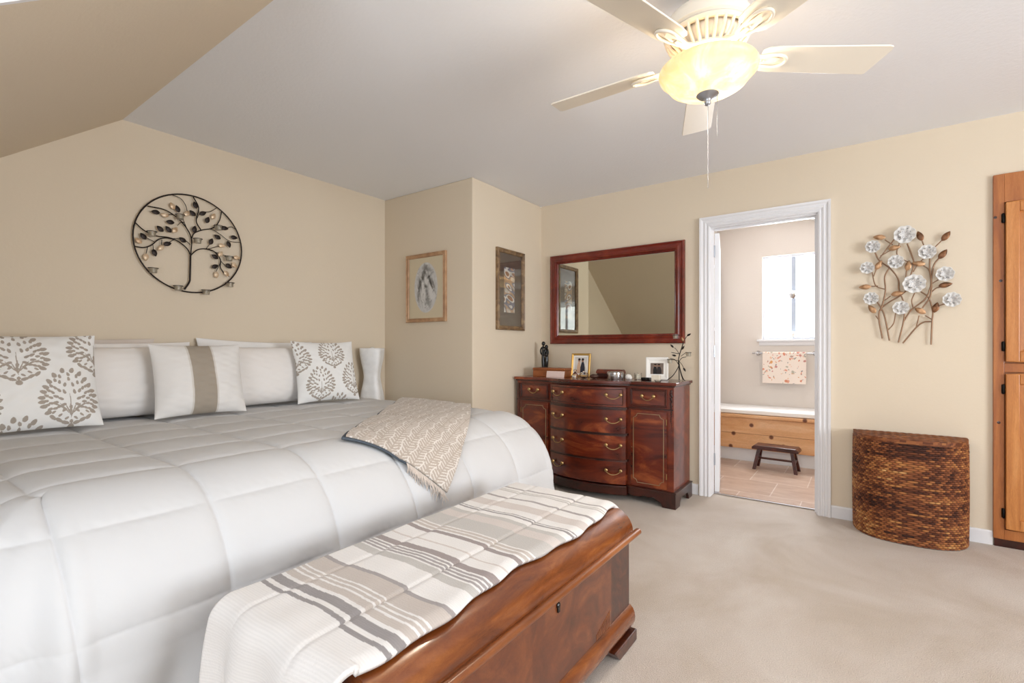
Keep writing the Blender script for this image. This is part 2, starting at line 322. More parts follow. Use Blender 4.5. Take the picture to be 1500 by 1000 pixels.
FLF = [(0.08, 1.817, 170, 0), (0.15, 1.742, 10, 0), (0.073, 1.64, 60, 0), (0.218, 1.622, 80, 0), (0.271, 1.632, 170, 0), (0.007, 1.51, 180, 0), (0.164, 1.457, 10, 0), (0.042, 1.365, 125, 0), (0.277, 1.345, 145, 0), (0.275, 1.796, 110, 1), (0.391, 1.78, 55, 1), (0.377, 1.675, 55, 1), (0.387, 1.494, 10, 1), (0.346, 1.36, 75, 1)]
# ------------------------------------------------------------------ the setting
HX, XB, YB, D, CZ = -3.477, -2.45, 2.88, 3.87, 2.44
SY = .975; SL = .765                       # the slope leaves the ceiling at y = SY and falls SL per metre towards -y
RX = 3.2                                   # right wall
KY = -.75                                  # knee wall
def slope_z(y): return CZ - SL * (SY - y)
DX0, DX1, DYB = -1.5, 1.5, -1.55           # dormer behind the camera
T = .12
struct(MB().box(HX - T, RX + T, DYB - T, D + .09, -.1, 0).build('floor', M['carpet']))
struct(MB().box(-1.5, 1.6, D + .091, 6.0, -.1, .0).build('floor_bathroom', M['tile']))
# ceiling: L-shaped because of the dormer
struct(MB().box(HX - T, RX + T, SY, D, CZ, CZ + .1).build('ceiling', M['ceil']))
struct(MB().box(DX0, DX1, DYB - T, SY, CZ, CZ + .1).build('ceiling_dormer', M['ceil']))
def slope_piece(x0, x1):
    m = MB(); t = .1
    m.prism([(SY, CZ), (KY, slope_z(KY)), (KY - .02, slope_z(KY) + t), (SY, CZ + t * 1.2)], 'x', x0, x1); return m
struct(slope_piece(HX - T, DX0).build('wall_slope_left', M['wall']))
struct(slope_piece(DX1, RX + T).build('wall_slope_right', M['wall']))
struct(MB().box(HX - T, DX0, KY - T, KY, 0, slope_z(KY)).build('wall_knee_left', M['wall']))
struct(MB().box(DX1, RX + T, KY - T, KY, 0, slope_z(KY)).build('wall_knee_right', M['wall']))
for sx, x0, nm in ((-1, DX0, 'wall_dormer_left'), (1, DX1 - .015, 'wall_dormer_right')):
    m = MB(); m.prism([(DYB, 0), (KY, 0), (KY, slope_z(KY)), (SY, CZ), (DYB, CZ)], 'x', x0, x0 + .015)
    struct(m.build(nm, M['white'] if sx < 0 else M['wall']))  # window brightness put into the left cheek's colour: white instead of wall paint
    m = MB(); m.box(x0 + (-.1 if sx < 0 else .015), x0 + (0 if sx < 0 else .115), DYB - T, KY - T, 0, CZ)
    struct(m.build(nm, M['wall']))
# dormer back wall with the window opening
wx0, wx1, wz0, wz1 = -1.15, 1.15, .72, 2.15
m = MB(); m.box(DX0, wx0, DYB - T, DYB, 0, CZ); m.box(wx1, DX1, DYB - T, DYB, 0, CZ); m.box(wx0, wx1, DYB - T, DYB, 0, wz0); m.box(wx0, wx1, DYB - T, DYB, wz1, CZ)
struct(m.build('wall_front', M['wall']))
def window(name, plane, pos, a0, a1, z0, z1, mull, thick=.05, fmat=None, fw=.035):
    e = thing(name, None, None, (0, 0, 0)); e['kind'] = 'structure'
    def B(n, mt, a, b, c, d, t0, t1, par=e):
        return box(n, mt, par, a, b, pos + t0, pos + t1, c, d, .003) if plane == 'y' else box(n, mt, par, pos + t0, pos + t1, a, b, c, d, .003)
    fm = fmat or M['vinyl']; m = MB()
    def bb(a, b, c, d, t0=0, t1=thick):
        m.box(a, b, pos + t0, pos + t1, c, d) if plane == 'y' else m.box(pos + t0, pos + t1, a, b, c, d)
    bb(a0, a0 + fw, z0, z1); bb(a1 - fw, a1, z0, z1); bb(a0 + fw, a1 - fw, z0, z0 + fw); bb(a0 + fw, a1 - fw, z1 - fw, z1)
    m.build('window_frame', fm, e, bevel=.003)
    for k, mu in enumerate(mull): B('mullion', M['vinylg'], mu - .022, mu + .022, z0 + fw, z1 - fw, .008, thick - .008)
    ed = [a0 + fw] + list(mull) + [a1 - fw]
    for i in range(len(ed) - 1):
        lo = ed[i] + (.022 if i else 0); hi = ed[i + 1] - (.022 if i < len(mull) else 0)
        B('pane', M['pane'], lo, hi, z0 + fw, z1 - fw, thick / 2 - .002, thick / 2 + .002)
    return e
window('window_2', 'y', DYB - .09, wx0, wx1, wz0, wz1, [-.38, .38])
# right wall, with an unseen window added to let in fill light
m = MB(); y0, y1, z0, z1 = .45, 2.35, .6, 2.1
m.box(RX, RX + T, KY, y0, 0, CZ); m.box(RX, RX + T, y1, D, 0, CZ); m.box(RX, RX + T, y0, y1, 0, z0); m.box(RX, RX + T, y0, y1, z1, CZ)
struct(m.build('wall_right', M['wall']))
window('added_window_3', 'x', RX + .04, y0, y1, z0, z1, [1.4])
# headboard wall, projecting corner, door wall
struct(MB().prism([(KY - T, 0), (YB, 0), (YB, CZ), (SY, CZ), (KY - T, slope_z(KY - T))], 'x', HX - T, HX).build('wall_left', M['wall']))
struct(MB().box(HX - T, XB, YB, D + T, 0, CZ).build('wall_corner', M['wall'], bevel=.008))
OX0, OX1, OZ = -.945, -.250, 2.035         # door opening
WT = .10
m = MB(); m.box(XB, OX0, D, D + WT, 0, CZ); m.box(OX1, RX + T, D, D + WT, 0, CZ); m.box(OX0, OX1, D, D + WT, OZ, CZ)
struct(m.build('wall_back', M['wall']))
# baseboards
def bb(name, x0, x1): struct(MB().prism([(D, 0), (D - .013, 0), (D - .013, .072), (D - .009, .08), (D, .08)], 'x', x0, x1).build(name, M['white']))
bb('baseboard_back', OX1 + .072, .594); bb('baseboard_back', XB, OX0 - .082)
struct(box('baseboard_corner', M['white'], None, XB, XB + .012, YB + .0, D - .014, 0, .08, .002))
struct(box('baseboard_left', M['white'], None, HX, HX + .012, KY, YB, 0, .08, .002))
# door casing: fluted colonial profile
prof = [(0, 0), (0, .010), (.08, .016), (.18, .018), (.24, .013), (.34, .013), (.40, .018), (.52, .020), (.58, .015), (.70, .017), (.82, .024), (1, .026), (1, 0)]
CWD = .075
m = MB(); vs = []; fs = []
ring = [(OX0 + .004, 0, -1, 0), (OX0 + .004, OZ - .004, -1, 1), (OX1 - .004, OZ - .004, 1, 1), (OX1 - .004, 0, 1, 0)]
for (x, z, sx, sz) in ring:
    for (t, h) in prof: vs.append((x + sx * t * CWD, D - h, z + sz * t * CWD))
k = len(prof)
for i in range(3):
    for q in range(k): fs.append((i * k + q, i * k + (q + 1) % k, (i + 1) * k + (q + 1) % k, (i + 1) * k + q))
fs.append(tuple(range(k))); fs.append(tuple(3 * k + q for q in range(k)))
m.add(vs, fs); struct(m.build('trim_1', M['white']))
# jambs + stop + threshold (the doorway)
dr = thing('door_1', None, None, (OX0, D + WT, 0)); dr['kind'] = 'structure'
m = MB(); m.box(OX0, OX0 + .006, D + .001, D + WT, 0, OZ); m.box(OX1 - .012, OX1, D + .001, D + WT, 0, OZ); m.box(OX0, OX1, D + .001, D + WT, OZ - .012, OZ)
m.box(OX1 - .024, OX1 - .012, D + .04, D + .07, 0, OZ - .012); m.box(OX0 + .02, OX1 - .024, D + .04, D + .07, OZ - .024, OZ - .012)
m.build('jamb', M['white'], dr, bevel=.002)
m = MB(); m.xf = Matrix.Translation((OX0 + .008, D + WT + .004, 0)) @ Matrix.Rotation(R(12), 4, 'Z')
m.box(0, .035, 0, .70, .012, OZ - .03); sl = m.build('door_slab', M['white'], dr, bevel=.003)
for z in (1.82, 1.05, .22):
    m = MB(); m.lathe([(.006, 0), (.006, .09)], (OX0 + .009, D + WT - .002, z), 10); m.build('hinge', M['nickel'], dr)
m = MB(); m.box(OX0 + .006, OX1 - .012, D + .085, D + .105, .0, .012); m.build('threshold', M['chrome'], dr, bevel=.004)
# bathroom shell
BY, BXL = 5.85, -1.345
m = MB(); bx0, bx1, bz0, bz1 = -.89, -.28, 1.212, 2.10
m.box(BXL, bx0, BY, BY + T, 0, 2.6); m.box(bx1, 1.5, BY, BY + T, 0, 2.6); m.box(bx0, bx1, BY, BY + T, 0, bz0); m.box(bx0, bx1, BY, BY + T, bz1, 2.6)
struct(m.build('wall_bathroom_back', M['bathwall']))
struct(box('wall_bathroom_left', M['bathwall'], None, BXL - T, BXL, D + WT, BY + T, 0, 2.6))
m = MB(); m.box(1.5, 1.6, D + WT, 4.5, 0, 2.6); m.box(1.5, 1.6, 5.5, BY + T, 0, 2.6); m.box(1.5, 1.6, 4.5, 5.5, 0, 1.0); m.box(1.5, 1.6, 4.5, 5.5, 2.0, 2.6)
struct(m.build('wall_bathroom_right', M['bathwall']))
struct(MB().prism([(BXL - T, 2.47), (-.56, 2.47), (1.6, 1.70), (1.6, 1.8), (-.56, 2.57), (BXL - T, 2.57)], 'y', D + WT, BY + T).build('ceiling_bathroom', M['bathceil']))
window('window_1', 'y', BY + .03, bx0, bx1, bz0, bz1, [-.60], .05, None, .025)
sill = MB(); sill.box(bx0 - .05, bx1 + .05, BY - .035, BY + .03, bz0 - .022, bz0); sill.prism([(BY, bz0 - .022), (BY - .018, bz0 - .022), (BY - .012, bz0 - .06), (BY, bz0 - .07)], 'x', bx0 - .03, bx1 + .03)
struct(sill.build('trim_2', M['white'], bevel=.003))
# ------------------------------------------------------------------ bed and comforter
bed = thing('bed', 'king bed under white comforter, its own frame covered to the floor', 'bed', (-2.55, 1.38, 0))
MB().box(-3.42, -1.72, .52, 2.30, .04, .34).build('bed_base', M['backsham'], bed, bevel=.02)
MB().box(-3.43, -1.70, .50, 2.32, .345, .585).build('mattress', M['cotton'], bed, bevel=.06)
IX0, IX1, IY0, IY1, ZT = -3.41, -1.84, .37, 2.38, .725
RXX, RY0, RY1, LL = .37, .26, .13, .80
def drape(a, b, h=0.0):
    """cloth coordinates (a along the bed from the head, b across from the near side) -> point on the quilt, lifted by h"""
    a = np.asarray(a, float); b = np.asarray(b, float)
    W = IY1 - IY0; LA = IX1 - IX0
    da = np.maximum(a - LA, 0); db = np.where(b < 0, -b, np.where(b > W, b - W, 0)); sb = np.where(b < 0, -1.0, 1.0)
    ln = np.hypot(da, db) + 1e-9; d = np.maximum(da, db); nx = da / ln; ny = db / ln
    Ry = np.where(b < 0, RY0, RY1); Rr = RXX * nx ** 2 + Ry * ny ** 2 + 1e-6
    arc = Rr * PI / 2; th = np.clip(d / Rr, 0, PI / 2)
    ext = np.maximum(d - arc, 0)
    off = Rr * np.sin(th) + ext * .15; drop = Rr * (1 - np.cos(th)) + ext * .995
    corner = (2 * nx * ny) ** 1.0
    ang = np.arctan2(ny, nx)
    off = off + corner * np.clip((d - .12) / .5, 0, 1) * (.045 * np.sin(ang * 9 + 1.0) + .02 * np.sin(ang * 17))
    off = off + np.clip((d - .35) / .4, 0, 1) * .008 * np.sin((a + b * 1.0) * 23) * (1 - corner)
    # normal of the profile
    nz = np.cos(th); nh = np.sin(th)
    x = IX0 + np.minimum(a, LA) + nx * off; y = IY0 + np.clip(b, 0, W) + sb * ny * off; z = ZT - drop
    x = x + nx * nh * h; y = y + sb * ny * nh * h; z = z + nz * h
    return np.stack([x, y, z], -1)
def quilt_h(a, b):
    A0 = (IX1 - IX0) - .03; SA = .27; SB = .36; B0 = -.06
    fa = ((a - A0) / SA) % 1; fb = ((b - B0) / SB) % 1
    ea = np.minimum(fa, 1 - fa) * SA; eb = np.minimum(fb, 1 - fb) * SB
    puff = lambda e, s: 1 - np.exp(-(e / s))
    w2 = smooth_noise(a, b, 3, 9) * .004 + smooth_noise(a, b, 5, 30) * .0015
    ka = np.round((a - A0) / SA); top = 1 / (1 + np.exp((a - A0 - .12) / .05))
    sa_ = .16 + .84 * top                                      # cross seams are pulled flat where the quilt hangs
    round_ = (np.sin(fa * PI) * np.sin(fb * PI)) ** .5
    seam = np.exp(-(ea / .011)) * sa_ + np.exp(-(eb / .011)) - np.exp(-(ea / .011)) * sa_ * np.exp(-(eb / .011))
    pucker = np.exp(-(np.minimum(ea, eb) / .03)) * smooth_noise(a, b, 8, 110) * .0016
    return .010 * round_ - .0085 * seam + .002 + w2 + pucker
W_ = IY1 - IY0; LA_ = IX1 - IX0
a = np.linspace(0, LA_ + LL, 460); b = np.linspace(-.66, W_ + .55, 620)
A, B = np.meshgrid(a, b, indexing='ij')
P = drape(A, B, quilt_h(A, B)); P[..., 2] = np.maximum(P[..., 2], .015)
com = grid('comforter', P[::1, ::-1], M['comf'], origin=(-2.5, 1.38, 0), solid=.006)
tag(com, 'white box-stitched comforter spread over the bed and hanging to the floor', 'comforter')

# ------------------------------------------------------------------ pillows
def leaf_motif(n_rows=9, seed=0, flip=1):
    """leaves of one teardrop medallion, unit width ~1, height ~1.25: (cx, cy, angle, length, width)"""
    L = []; r = np.random.RandomState(seed)
    def wd(y): # half width of the medallion at height y (0 bottom, 1.25 top)
        t = y / 1.25
        return .5 * math.sin(PI * min(1, (t * .86 + .16)) ** .8) ** .75 * (1 if t < .55 else 1 - .35 * (t - .55))
    for f, n, ll, lw in ((.34, 7, .10, .045), (.52, 13, .095, .045), (.68, 18, .085, .042), (.83, 24, .085, .045), (.97, 25, .115, .068)):
        for k in range(n):
            th = 2 * PI * (k + .5 * (n % 2)) / n + PI / 2 + r.uniform(-.05, .05)
            top = max(0, math.sin(th)); rad = .46 * (1 + .42 * top ** 5) * (1 - .08 * max(0, -math.sin(th)))
            if math.sin(th) < -.55 and f > .6: continue
            L.append((f * rad * math.cos(th), .52 + f * rad * math.sin(th), th + r.uniform(-.3, .3) + (.5 if math.cos(th) > 0 else -.5) * (1 - f), ll, lw))
    for sg in (-1, 1):
        for k in range(4): L.append((sg * (.045 + .06 * k), .33 + .035 * k, PI / 2 - sg * (.35 + .25 * k), .24, .020))
        for q in range(3):                                  # scrolled foot of the medallion
            L.append((sg * (.09 + .095 * q), .09 + .05 * q, sg * (.35 + .25 * q), .13, .055)); L.append((sg * (.07 + .10 * q), .17 + .06 * q, -sg * .7, .08, .035))
    L.append((0, .42, PI / 2, .5, .018)); L.append((0, .02, PI / 2, .11, .09)); L.append((0, .11, PI / 2, .07, .05))
    return L
MOT = leaf_motif()
def motif_mask(X, Y, cx, cy, size, flip=1):
    u = (X - cx) / size; v = (Y - cy) / size * flip + .6; msk = np.zeros(X.shape, bool)
    near = (np.abs(u) < .6) & (v > -.15) & (v < 1.4)
    uu = u[near]; vv = v[near]; mm = np.zeros(uu.shape, bool)
    for (lx, ly, an, ll, lw) in MOT:
        dx = uu - lx; dy = vv - ly; ca, sa = math.cos(an), math.sin(an); p = dx * ca + dy * sa; q = -dx * sa + dy * ca
        mm |= (p / (ll / 2)) ** 2 + (q / (lw / 2 * (1.15 - .5 * p / (ll / 2) * .5))) ** 2 < 1
    msk[near] = mm; return msk
def pillow(name, label, w, h, t, pos, lean, yaw=0, roll=0, mat=None, colf=None, n=90, pinch=.05, seed=1, cat='pillow', flange=0, group=None):
    """pos = middle of the bottom edge; the face looks to +x; leans back by `lean` degrees"""
    u = np.linspace(-1, 1, n); U, Vv = np.meshgrid(u, u, indexing='ij')
    prof = (np.clip(1 - np.abs(U) ** 2.6, 0, 1) * np.clip(1 - np.abs(Vv) ** 2.6, 0, 1)) ** .62
    wr = 1 + .06 * smooth_noise(U * 2, Vv * 2, seed, 3)
    wy = U * w / 2 * (1 - pinch * (1 - Vv ** 2)); hz = Vv * h / 2 * (1 - pinch * (1 - U ** 2)) 
    th = t / 2 * prof * wr + .004 * smooth_noise(U * 3, Vv * 3, seed + 4, 6) * prof ** .3
    # settle: the lower part bulges
    th = th * (1 - .18 * Vv)
    if flange:
        e = np.minimum(w / 2 - np.abs(U) * w / 2, h / 2 - np.abs(Vv) * h / 2); k = np.clip((e - flange) / .01, 0, 1)
        e2 = np.clip((e - flange) / (min(w, h) / 2 - flange), 0, 1); th = np.where(e > flange, t / 2 * (1 - (1 - e2) ** 2.6) ** .62 * wr + .004, .004)
    F = np.stack([th, wy, hz + h / 2], -1); Bk = np.stack([-th, wy, hz + h / 2], -1)
    Mx = Matrix.Translation(pos) @ Matrix.Rotation(R(yaw), 4, 'Z') @ Matrix.Rotation(R(-lean), 4, 'Y') @ Matrix.Rotation(R(roll), 4, 'X')
    Rm = np.array(Mx.to_3x3()); tv = np.array(Mx.translation)
    vs = np.concatenate([F, Bk[:, ::-1]], 1) @ Rm.T + tv          # wrap round: front then back
    col = None
    if colf is not None:
        cf = colf(U * w / 2, Vv * h / 2); cb = np.broadcast_to(colf(U[:1, :1] * 0 + 9, U[:1, :1] * 0 + 9), cf.shape)
        col = np.concatenate([cf, cb], 1)
    vs = np.concatenate([vs, vs[:, :1]], 1)
    if col is not None: col = np.concatenate([col, col[:, :1]], 1)
    o = grid(name, vs, mat, col=col, origin=pos)
    return tag(o, label, cat, group)
CW, CT = lin('#efeeec'), lin('#aca196')
def damask(layout, size, white=CW):
    def f(X, Y):
        c = np.broadcast_to(white, X.shape + (3,)).copy(); m = np.zeros(X.shape, bool)
        for cx, cy, fl in layout: m |= motif_mask(X, Y, cx, cy, size, fl)
        c[m] = CT; return c
    return f
zb = .746
pillow('pillow', 'pale taupe pillow standing furthest back at left against the wall', .80, .43, .06, (-3.437, .72, zb), 1.5, mat=M['backsham'], seed=3, flange=.04)
pillow('pillow', 'ivory pillow in back row behind striped cushion, its top corner showing', .60, .405, .06, (-3.362, .99, zb), 1.5, 0, 1.2, mat=M['pinkcotton'], seed=5, pinch=.02)
pillow('pillow', 'white pillow of back row at right with curved piped top edge', .80, .43, .07, (-3.425, 1.73, zb), 1.5, 0, -1.5, mat=M['cotton'], seed=8, pinch=.07)
pillow('pillow', 'plump white pillow between left patterned cushion and striped cushion', .72, .385, .17, (-3.225, .86, zb), 7, mat=M['pinkcotton'], seed=12, pinch=.03)
pillow('pillow', 'plump white pillow between striped cushion and right patterned cushion', .74, .385, .17, (-3.225, 1.70, zb), 7, mat=M['pinkcotton'], seed=15, pinch=.03)
pillow('cushion', 'large white cushion with taupe leaf medallions at left end of bed', .56, .455, .15, (-3.0, .49, zb), 16, 2, 0, mat=M['vc'], n=300, cat='cushion', seed=21, pinch=.05,
       colf=damask([(-.02, .12, 1), (.155, -.09, 1), (-.19, -.10, 1), (.275, .16, 1), (-.27, .22, 1), (-.02, -.31, 1)], .235))
pillow('cushion', 'large white cushion with taupe leaf medallions at right end near lamp', .45, .44, .15, (-3.03, 2.03, zb), 16, -8, 0, mat=M['vc'], n=300, cat='cushion', seed=24, pinch=.06,
       colf=damask([(.03, .13, 1), (-.08, -.10, 1), (-.225, .10, 1), (.18, -.07, 1), (.06, -.30, 1)], .205))
def stripe(X, Y):
    c = np.broadcast_to(lin('#e9e6e3'), X.shape + (3,)).copy(); s = np.abs(X - .0) < .06
    c[s] = lin('#a69b8d'); e = (np.abs(np.abs(X) - .063) < .004); c[e] = lin('#d9d3cc')
    return c
pillow('cushion', 'white square cushion with wide grey-brown centre stripe', .46, .41, .15, (-3.0, 1.21, zb), 15, -3, 0, mat=M['vc'], n=150, cat='cushion', seed=31, pinch=.05, colf=stripe)

# ------------------------------------------------------------------ throw over the far foot corner
def throw_cols(S, Tt, w, h):
    X = S * w; Y = Tt * h; c = np.broadcast_to(lin('#b8ab9f'), S.shape + (3,)).copy()
    wob = .35 * smooth_noise(X, Y, 40, 30)
    cell = .085; u = (X + .25 * Y) / cell; row = np.floor(u); v = Y / (cell * 1.5) + .5 * row
    fu = u - row - .5; fv = v - np.floor(v)
    line = np.zeros(S.shape, bool)
    line |= np.abs(fu + .10 * np.sin(fv * 6.28) + .05 * wob) < .05                         # stem
    for k in range(6):                                                       # side veins
        p = fv - k / 6 - np.abs(fu) * .42; line |= (np.abs(p - np.round(p)) < .028) & (np.abs(fu) < .46)
    line &= smooth_noise(X, Y, 44, 120) > -.33
    c[line] = lin('#ded7d0'); return c
def W2(v): return np.array(v, float)
def throw_pt(S, Tt, h, sh=(0, 0)):
    cA, cB, cC, cD = W2((.70, 2.03)), W2((1.40, 1.98)), W2((1.67, .87)), W2((2.03, 1.17))   # cloth coordinates of the four corners
    st = S[..., None]; tt = Tt[..., None]
    q = (cA * (1 - st) + cB * st) * (1 - tt) + (cC * (1 - st) + cD * st) * tt
    q = q + np.stack([.012 * np.sin(Tt * 5) , .01 * np.sin(S * 6)], -1) + np.array(sh)
    return drape(q[..., 0], q[..., 1], h + quilt_h(q[..., 0], q[..., 1]) * .6)
n1, n2 = 260, 380
S, Tt = np.meshgrid(np.linspace(0, 1, n1), np.linspace(0, 1, n2), indexing='ij')
hh = .036 + .004 * smooth_noise(S * 2, Tt * 2, 9, 5)
thr = grid('throw_blanket', throw_pt(S, Tt, hh)[::-1], M['vcb'], col=throw_cols(S, Tt, .70, 1.35)[::-1], solid=.008)
tag(thr, 'folded taupe throw with white branch pattern laid across far corner of bed', 'throw blanket')
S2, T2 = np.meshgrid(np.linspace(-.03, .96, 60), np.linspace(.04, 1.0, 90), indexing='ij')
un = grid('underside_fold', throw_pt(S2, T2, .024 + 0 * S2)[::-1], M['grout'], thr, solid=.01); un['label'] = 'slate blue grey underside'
m = MB(); rr = random.Random(4)
for i in range(46):
    s = .56 + .42 * i / 45; p = throw_pt(np.array([s]), np.array([1.0]), np.array([.030]))[0]
    l = rr.uniform(.035, .07); q = [p, p + W2((.012, -.004, -l * .4)), p + W2((.014 + rr.uniform(-.012, .012), rr.uniform(-.012, .012), -l))]
    m.tube(q, [.0022, .0018, .0012], 4)
f = m.build('fringe', M['backsham'], thr); f['kind'] = 'stuff'

# ------------------------------------------------------------------ cedar chest with striped blanket
cx0, cx1, cy0, cy1 = -1.27, -.735, .60, 1.795
ch = thing('blanket_chest', 'walnut waterfall blanket chest standing at the foot of the bed', 'chest', (-1.0, 1.2, 0))
MB().box(cx0, cx1, cy0, cy1, .10, .405).build('body', M['burl'], ch, bevel=.004)
ym = (cy0 + 1.62) / 2
box('veneer_panel', M['walnut'], ch, cx1, cx1 + .004, cy0 + .17, ym, .135, .395)
box('veneer_panel', M['walnut2'], ch, cx1, cx1 + .004, ym, 1.62, .135, .395)
for far in (True, False):      # inlaid upright fluting low on the panel near each corner
    m = MB()
    for k in range(10):
        y = 1.60 - k * .011 if far else cy0 + .19 + k * .011
        m.box(cx1 + .004, cx1 + .0055, y, y + .006, .137, .192 - .004 * k)
    m.box(cx1 + .003, cx1 + .0045, min(1.50, 9) if far else cy0 + .19, 1.607 if far else cy0 + .296, .1365, .139)
    m.build('inlay_fluting', M['walnutrail'], ch)
lid = [(cx0, .41), (cx0, .475), (cx0 + .02, .492), (cx1 - .085, .496)]
for k in range(10):
    t = k / 9 * PI / 2; lid.append((cx1 - .085 + .095 * math.sin(t), .412 + .084 * math.cos(t)))
lid += [(cx1 + .01, .41)]
MB().prism(lid, 'y', cy0 - .012, cy1 + .012).build('lid', M['walnutlid'], ch, smooth=35)
rl = MB(); rl.prism([(cx1 - .005 + .022 + .014 * math.cos(a_), .404 + .012 * math.sin(a_)) for a_ in [i * PI / 6 for i in range(12)]], 'y', cy0 - .03, cy1 + .045)
rl.build('front_rail', M['walnutrail'], ch, smooth=50)
bs = [(cx0, .045), (cx1 - .01, .045)] + [(cx1 - .01 + .032 * math.cos(t), .09 + .045 * math.sin(t)) for t in [(-PI / 2 + i * PI / 8) for i in range(9)]] + [(cx0, .135)]
MB().prism(bs, 'y', cy0 - .004, cy1 + .004).build('base_moulding', M['walnutlid'], ch, smooth=40)
def foot(y0, y1):
    m = MB(); yi = y0 if y0 > 1.2 else y1; yo = y1 if y0 > 1.2 else y0; sg = 1 if y0 > 1.2 else -1
    m.prism([(yo, 0), (yo, .042), (yi, .042), (yi + sg * .02, .022), (yi + sg * .045, .0)], 'x', cx1 - .06, cx1 + .026); return m
for yy in ((cy1 - .19, cy1 + .012), (cy0 - .012, cy0 + .19)):
    foot(*yy).build('foot', M['burl'], ch, bevel=.004)
    m = MB(); m.box(cx0, cx0 + .06, yy[0], yy[1], 0, .045); m.build('foot', M['burl'], ch, bevel=.004)
m = MB(); m.lathe([(.009, 0), (.009, .004), (.006, .006)], (cx1 + .004, 1.245, .365), 16, 'x'); m.box(cx1 + .004, cx1 + .009, 1.240, 1.250, .345, .360)
m.build('keyhole', M['black'], ch)
# blanket
xb0, xb1 = -1.262, -.80
STR = [(.50, 'w'), (.645, 'd'), (.658, 'w'), (.672, 'd'), (.700, 'w'), (.712, 'b'), (.735, 'w'), (.742, 'b'), (.752, 'w'), (.758, 'b'), (.768, 'w'), (.774, 'b'), (.828, 'm'), (.842, 'w'),
       (.925, 'g'), (.955, 'w'), (.962, 'm'), (.971, 'w'), (.977, 'm'), (.986, 'w'), (.992, 'm'), (1.001, 'w'), (1.008, 'd2'), (1.035, 'w'), (1.075, 'p'), (1.083, 'w'), (1.142, 'd2'), (1.162, 'w'), (1.172, 'b'), (1.186, 'w'), (1.192, 'b'), (1.205, 'w'),
       (1.212, 'g'), (1.30, 'p'), (1.35, 'g'), (1.375, 'w'), (1.402, 'd'), (1.413, 'w'), (1.420, 'd'), (1.426, 'w'), (1.47, 'p'), (1.53, 'w'), (1.575, 'm'), (1.590, 'w'), (1.655, 'g'), (1.665, 'w'), (1.672, 'g'), (1.68, 'w'), (1.70, 'm'), (1.712, 'w'), (9, 'w')]
SC = {'w': '#e8e4e1', 'd': '#979190', 'd2': '#9c908d', 'm': '#a49c9a', 'b': '#c5bab2', 'g': '#c2bdb8', 'p': '#d2c8c2'}
def stripe_col(y, x):
    yy = y + .006 * np.tanh((x + .925) / .006) - .004 * np.tanh((x + 1.16) / .006) + .004 * np.sin(x * 20) + .006
    k = np.searchsorted([s[0] for s in STR], yy) - 1; pal = np.array([lin(SC[s[1]]) for s in STR]); c = pal[np.clip(k, 0, len(STR) - 1)]
    return c * (1 - .05 * ((np.floor(y * 330) % 2)[..., None]))
L1 = cy1 - cy0
tq = np.linspace(-.42, L1 + .10, 1000); xs = np.linspace(0, 1, 110)
TQ, XS = np.meshgrid(tq, xs, indexing='ij')
edge = .012 * np.sin(TQ * 9) + .006 * np.sin(TQ * 31)
x_hi = xb1 + .02 + edge; x_hi = x_hi + np.clip(-TQ / .4, 0, 1) * .0
X = xb0 + (x_hi - xb0) * XS
# near end: a corner of the blanket falls over the end of the chest
r_ = .045
def over(t):                                      # t beyond the edge -> (horizontal, drop)
    th = np.clip(t / r_, 0, PI / 2); ex = np.maximum(t - r_ * PI / 2, 0)
    return r_ * np.sin(th) + ex * .06, r_ * (1 - np.cos(th)) + ex * .998
tn = np.maximum(-TQ, 0); tf = np.maximum(TQ - L1, 0)
on, dn = over(tn); of, df = over(tf)
Y = cy0 - .02 + np.clip(TQ, 0, L1) + .0 - on * 1.0 + of * .9; Z = .514 - dn - df
fold = .004 * np.exp(-((X + .925) / .008) ** 2) + .003 * np.exp(-((X + 1.16) / .008) ** 2)
Z = Z - fold + .003 * smooth_noise(X * 4, Y * 4, 61, 6) - .012 * np.clip((XS - .93) / .07, 0, 1) ** 2 * (tn == 0)
Y = Y - np.clip(tn / .2, 0, 1) * .018 * (1 + np.sin(X * 34 + 1.5))
X = X + np.clip(tn / .3, 0, 1) * .015 * np.sin(TQ * 20)
Z = np.maximum(Z, .02)
bl = grid('striped_blanket', np.stack([X, Y, Z], -1)[::-1], M['vcb'], col=stripe_col(cy0 - .02 + TQ, X)[::-1], solid=.014)
tag(bl, 'white blanket with grey and beige stripes laid over the walnut chest', 'blanket')

# ------------------------------------------------------------------ capiz lamp beyond the bed
lx, ly = -3.375, 2.66
lp = thing('column_lamp', 'white capiz shell column lamp in the corner beyond the bed', 'lamp', (lx, ly, 0))
n_ = 40; prof = []
for i in range(n_ + 1):
    t = i / n_; z = .03 + t * 1.09; prof.append((z, .062 + .024 * abs(math.cos(t * PI * 1.5 + PI * .5 * 0)) ** 1.5 if False else .058 + .030 * abs(math.cos((t - 1) * PI * 2.3)) ** 1.6))
P = []
for z, r in prof:
    ring = []
    for k in range(48):
        a_ = 2 * PI * k / 48; rr = r * (abs(math.cos(a_)) ** 6 + abs(math.sin(a_)) ** 6) ** (-1 / 6); ring.append((lx + rr * math.cos(a_ + .6), ly + rr * math.sin(a_ + .6), z))
    P.append(ring)
P = np.array(P); P = np.concatenate([P, P[:, :1]], 1)
grid('shade', P[:, ::-1], M['capiz'], lp, solid=.003)
MB().lathe([(.075, 0), (.075, .025), (.02, .03), (.006, .032), (.006, 1.10), (.02, 1.105), (.02, 1.122), (.008, 1.13)], (lx, ly, 0), 24).build('stand', M['porc'], lp, smooth=40)
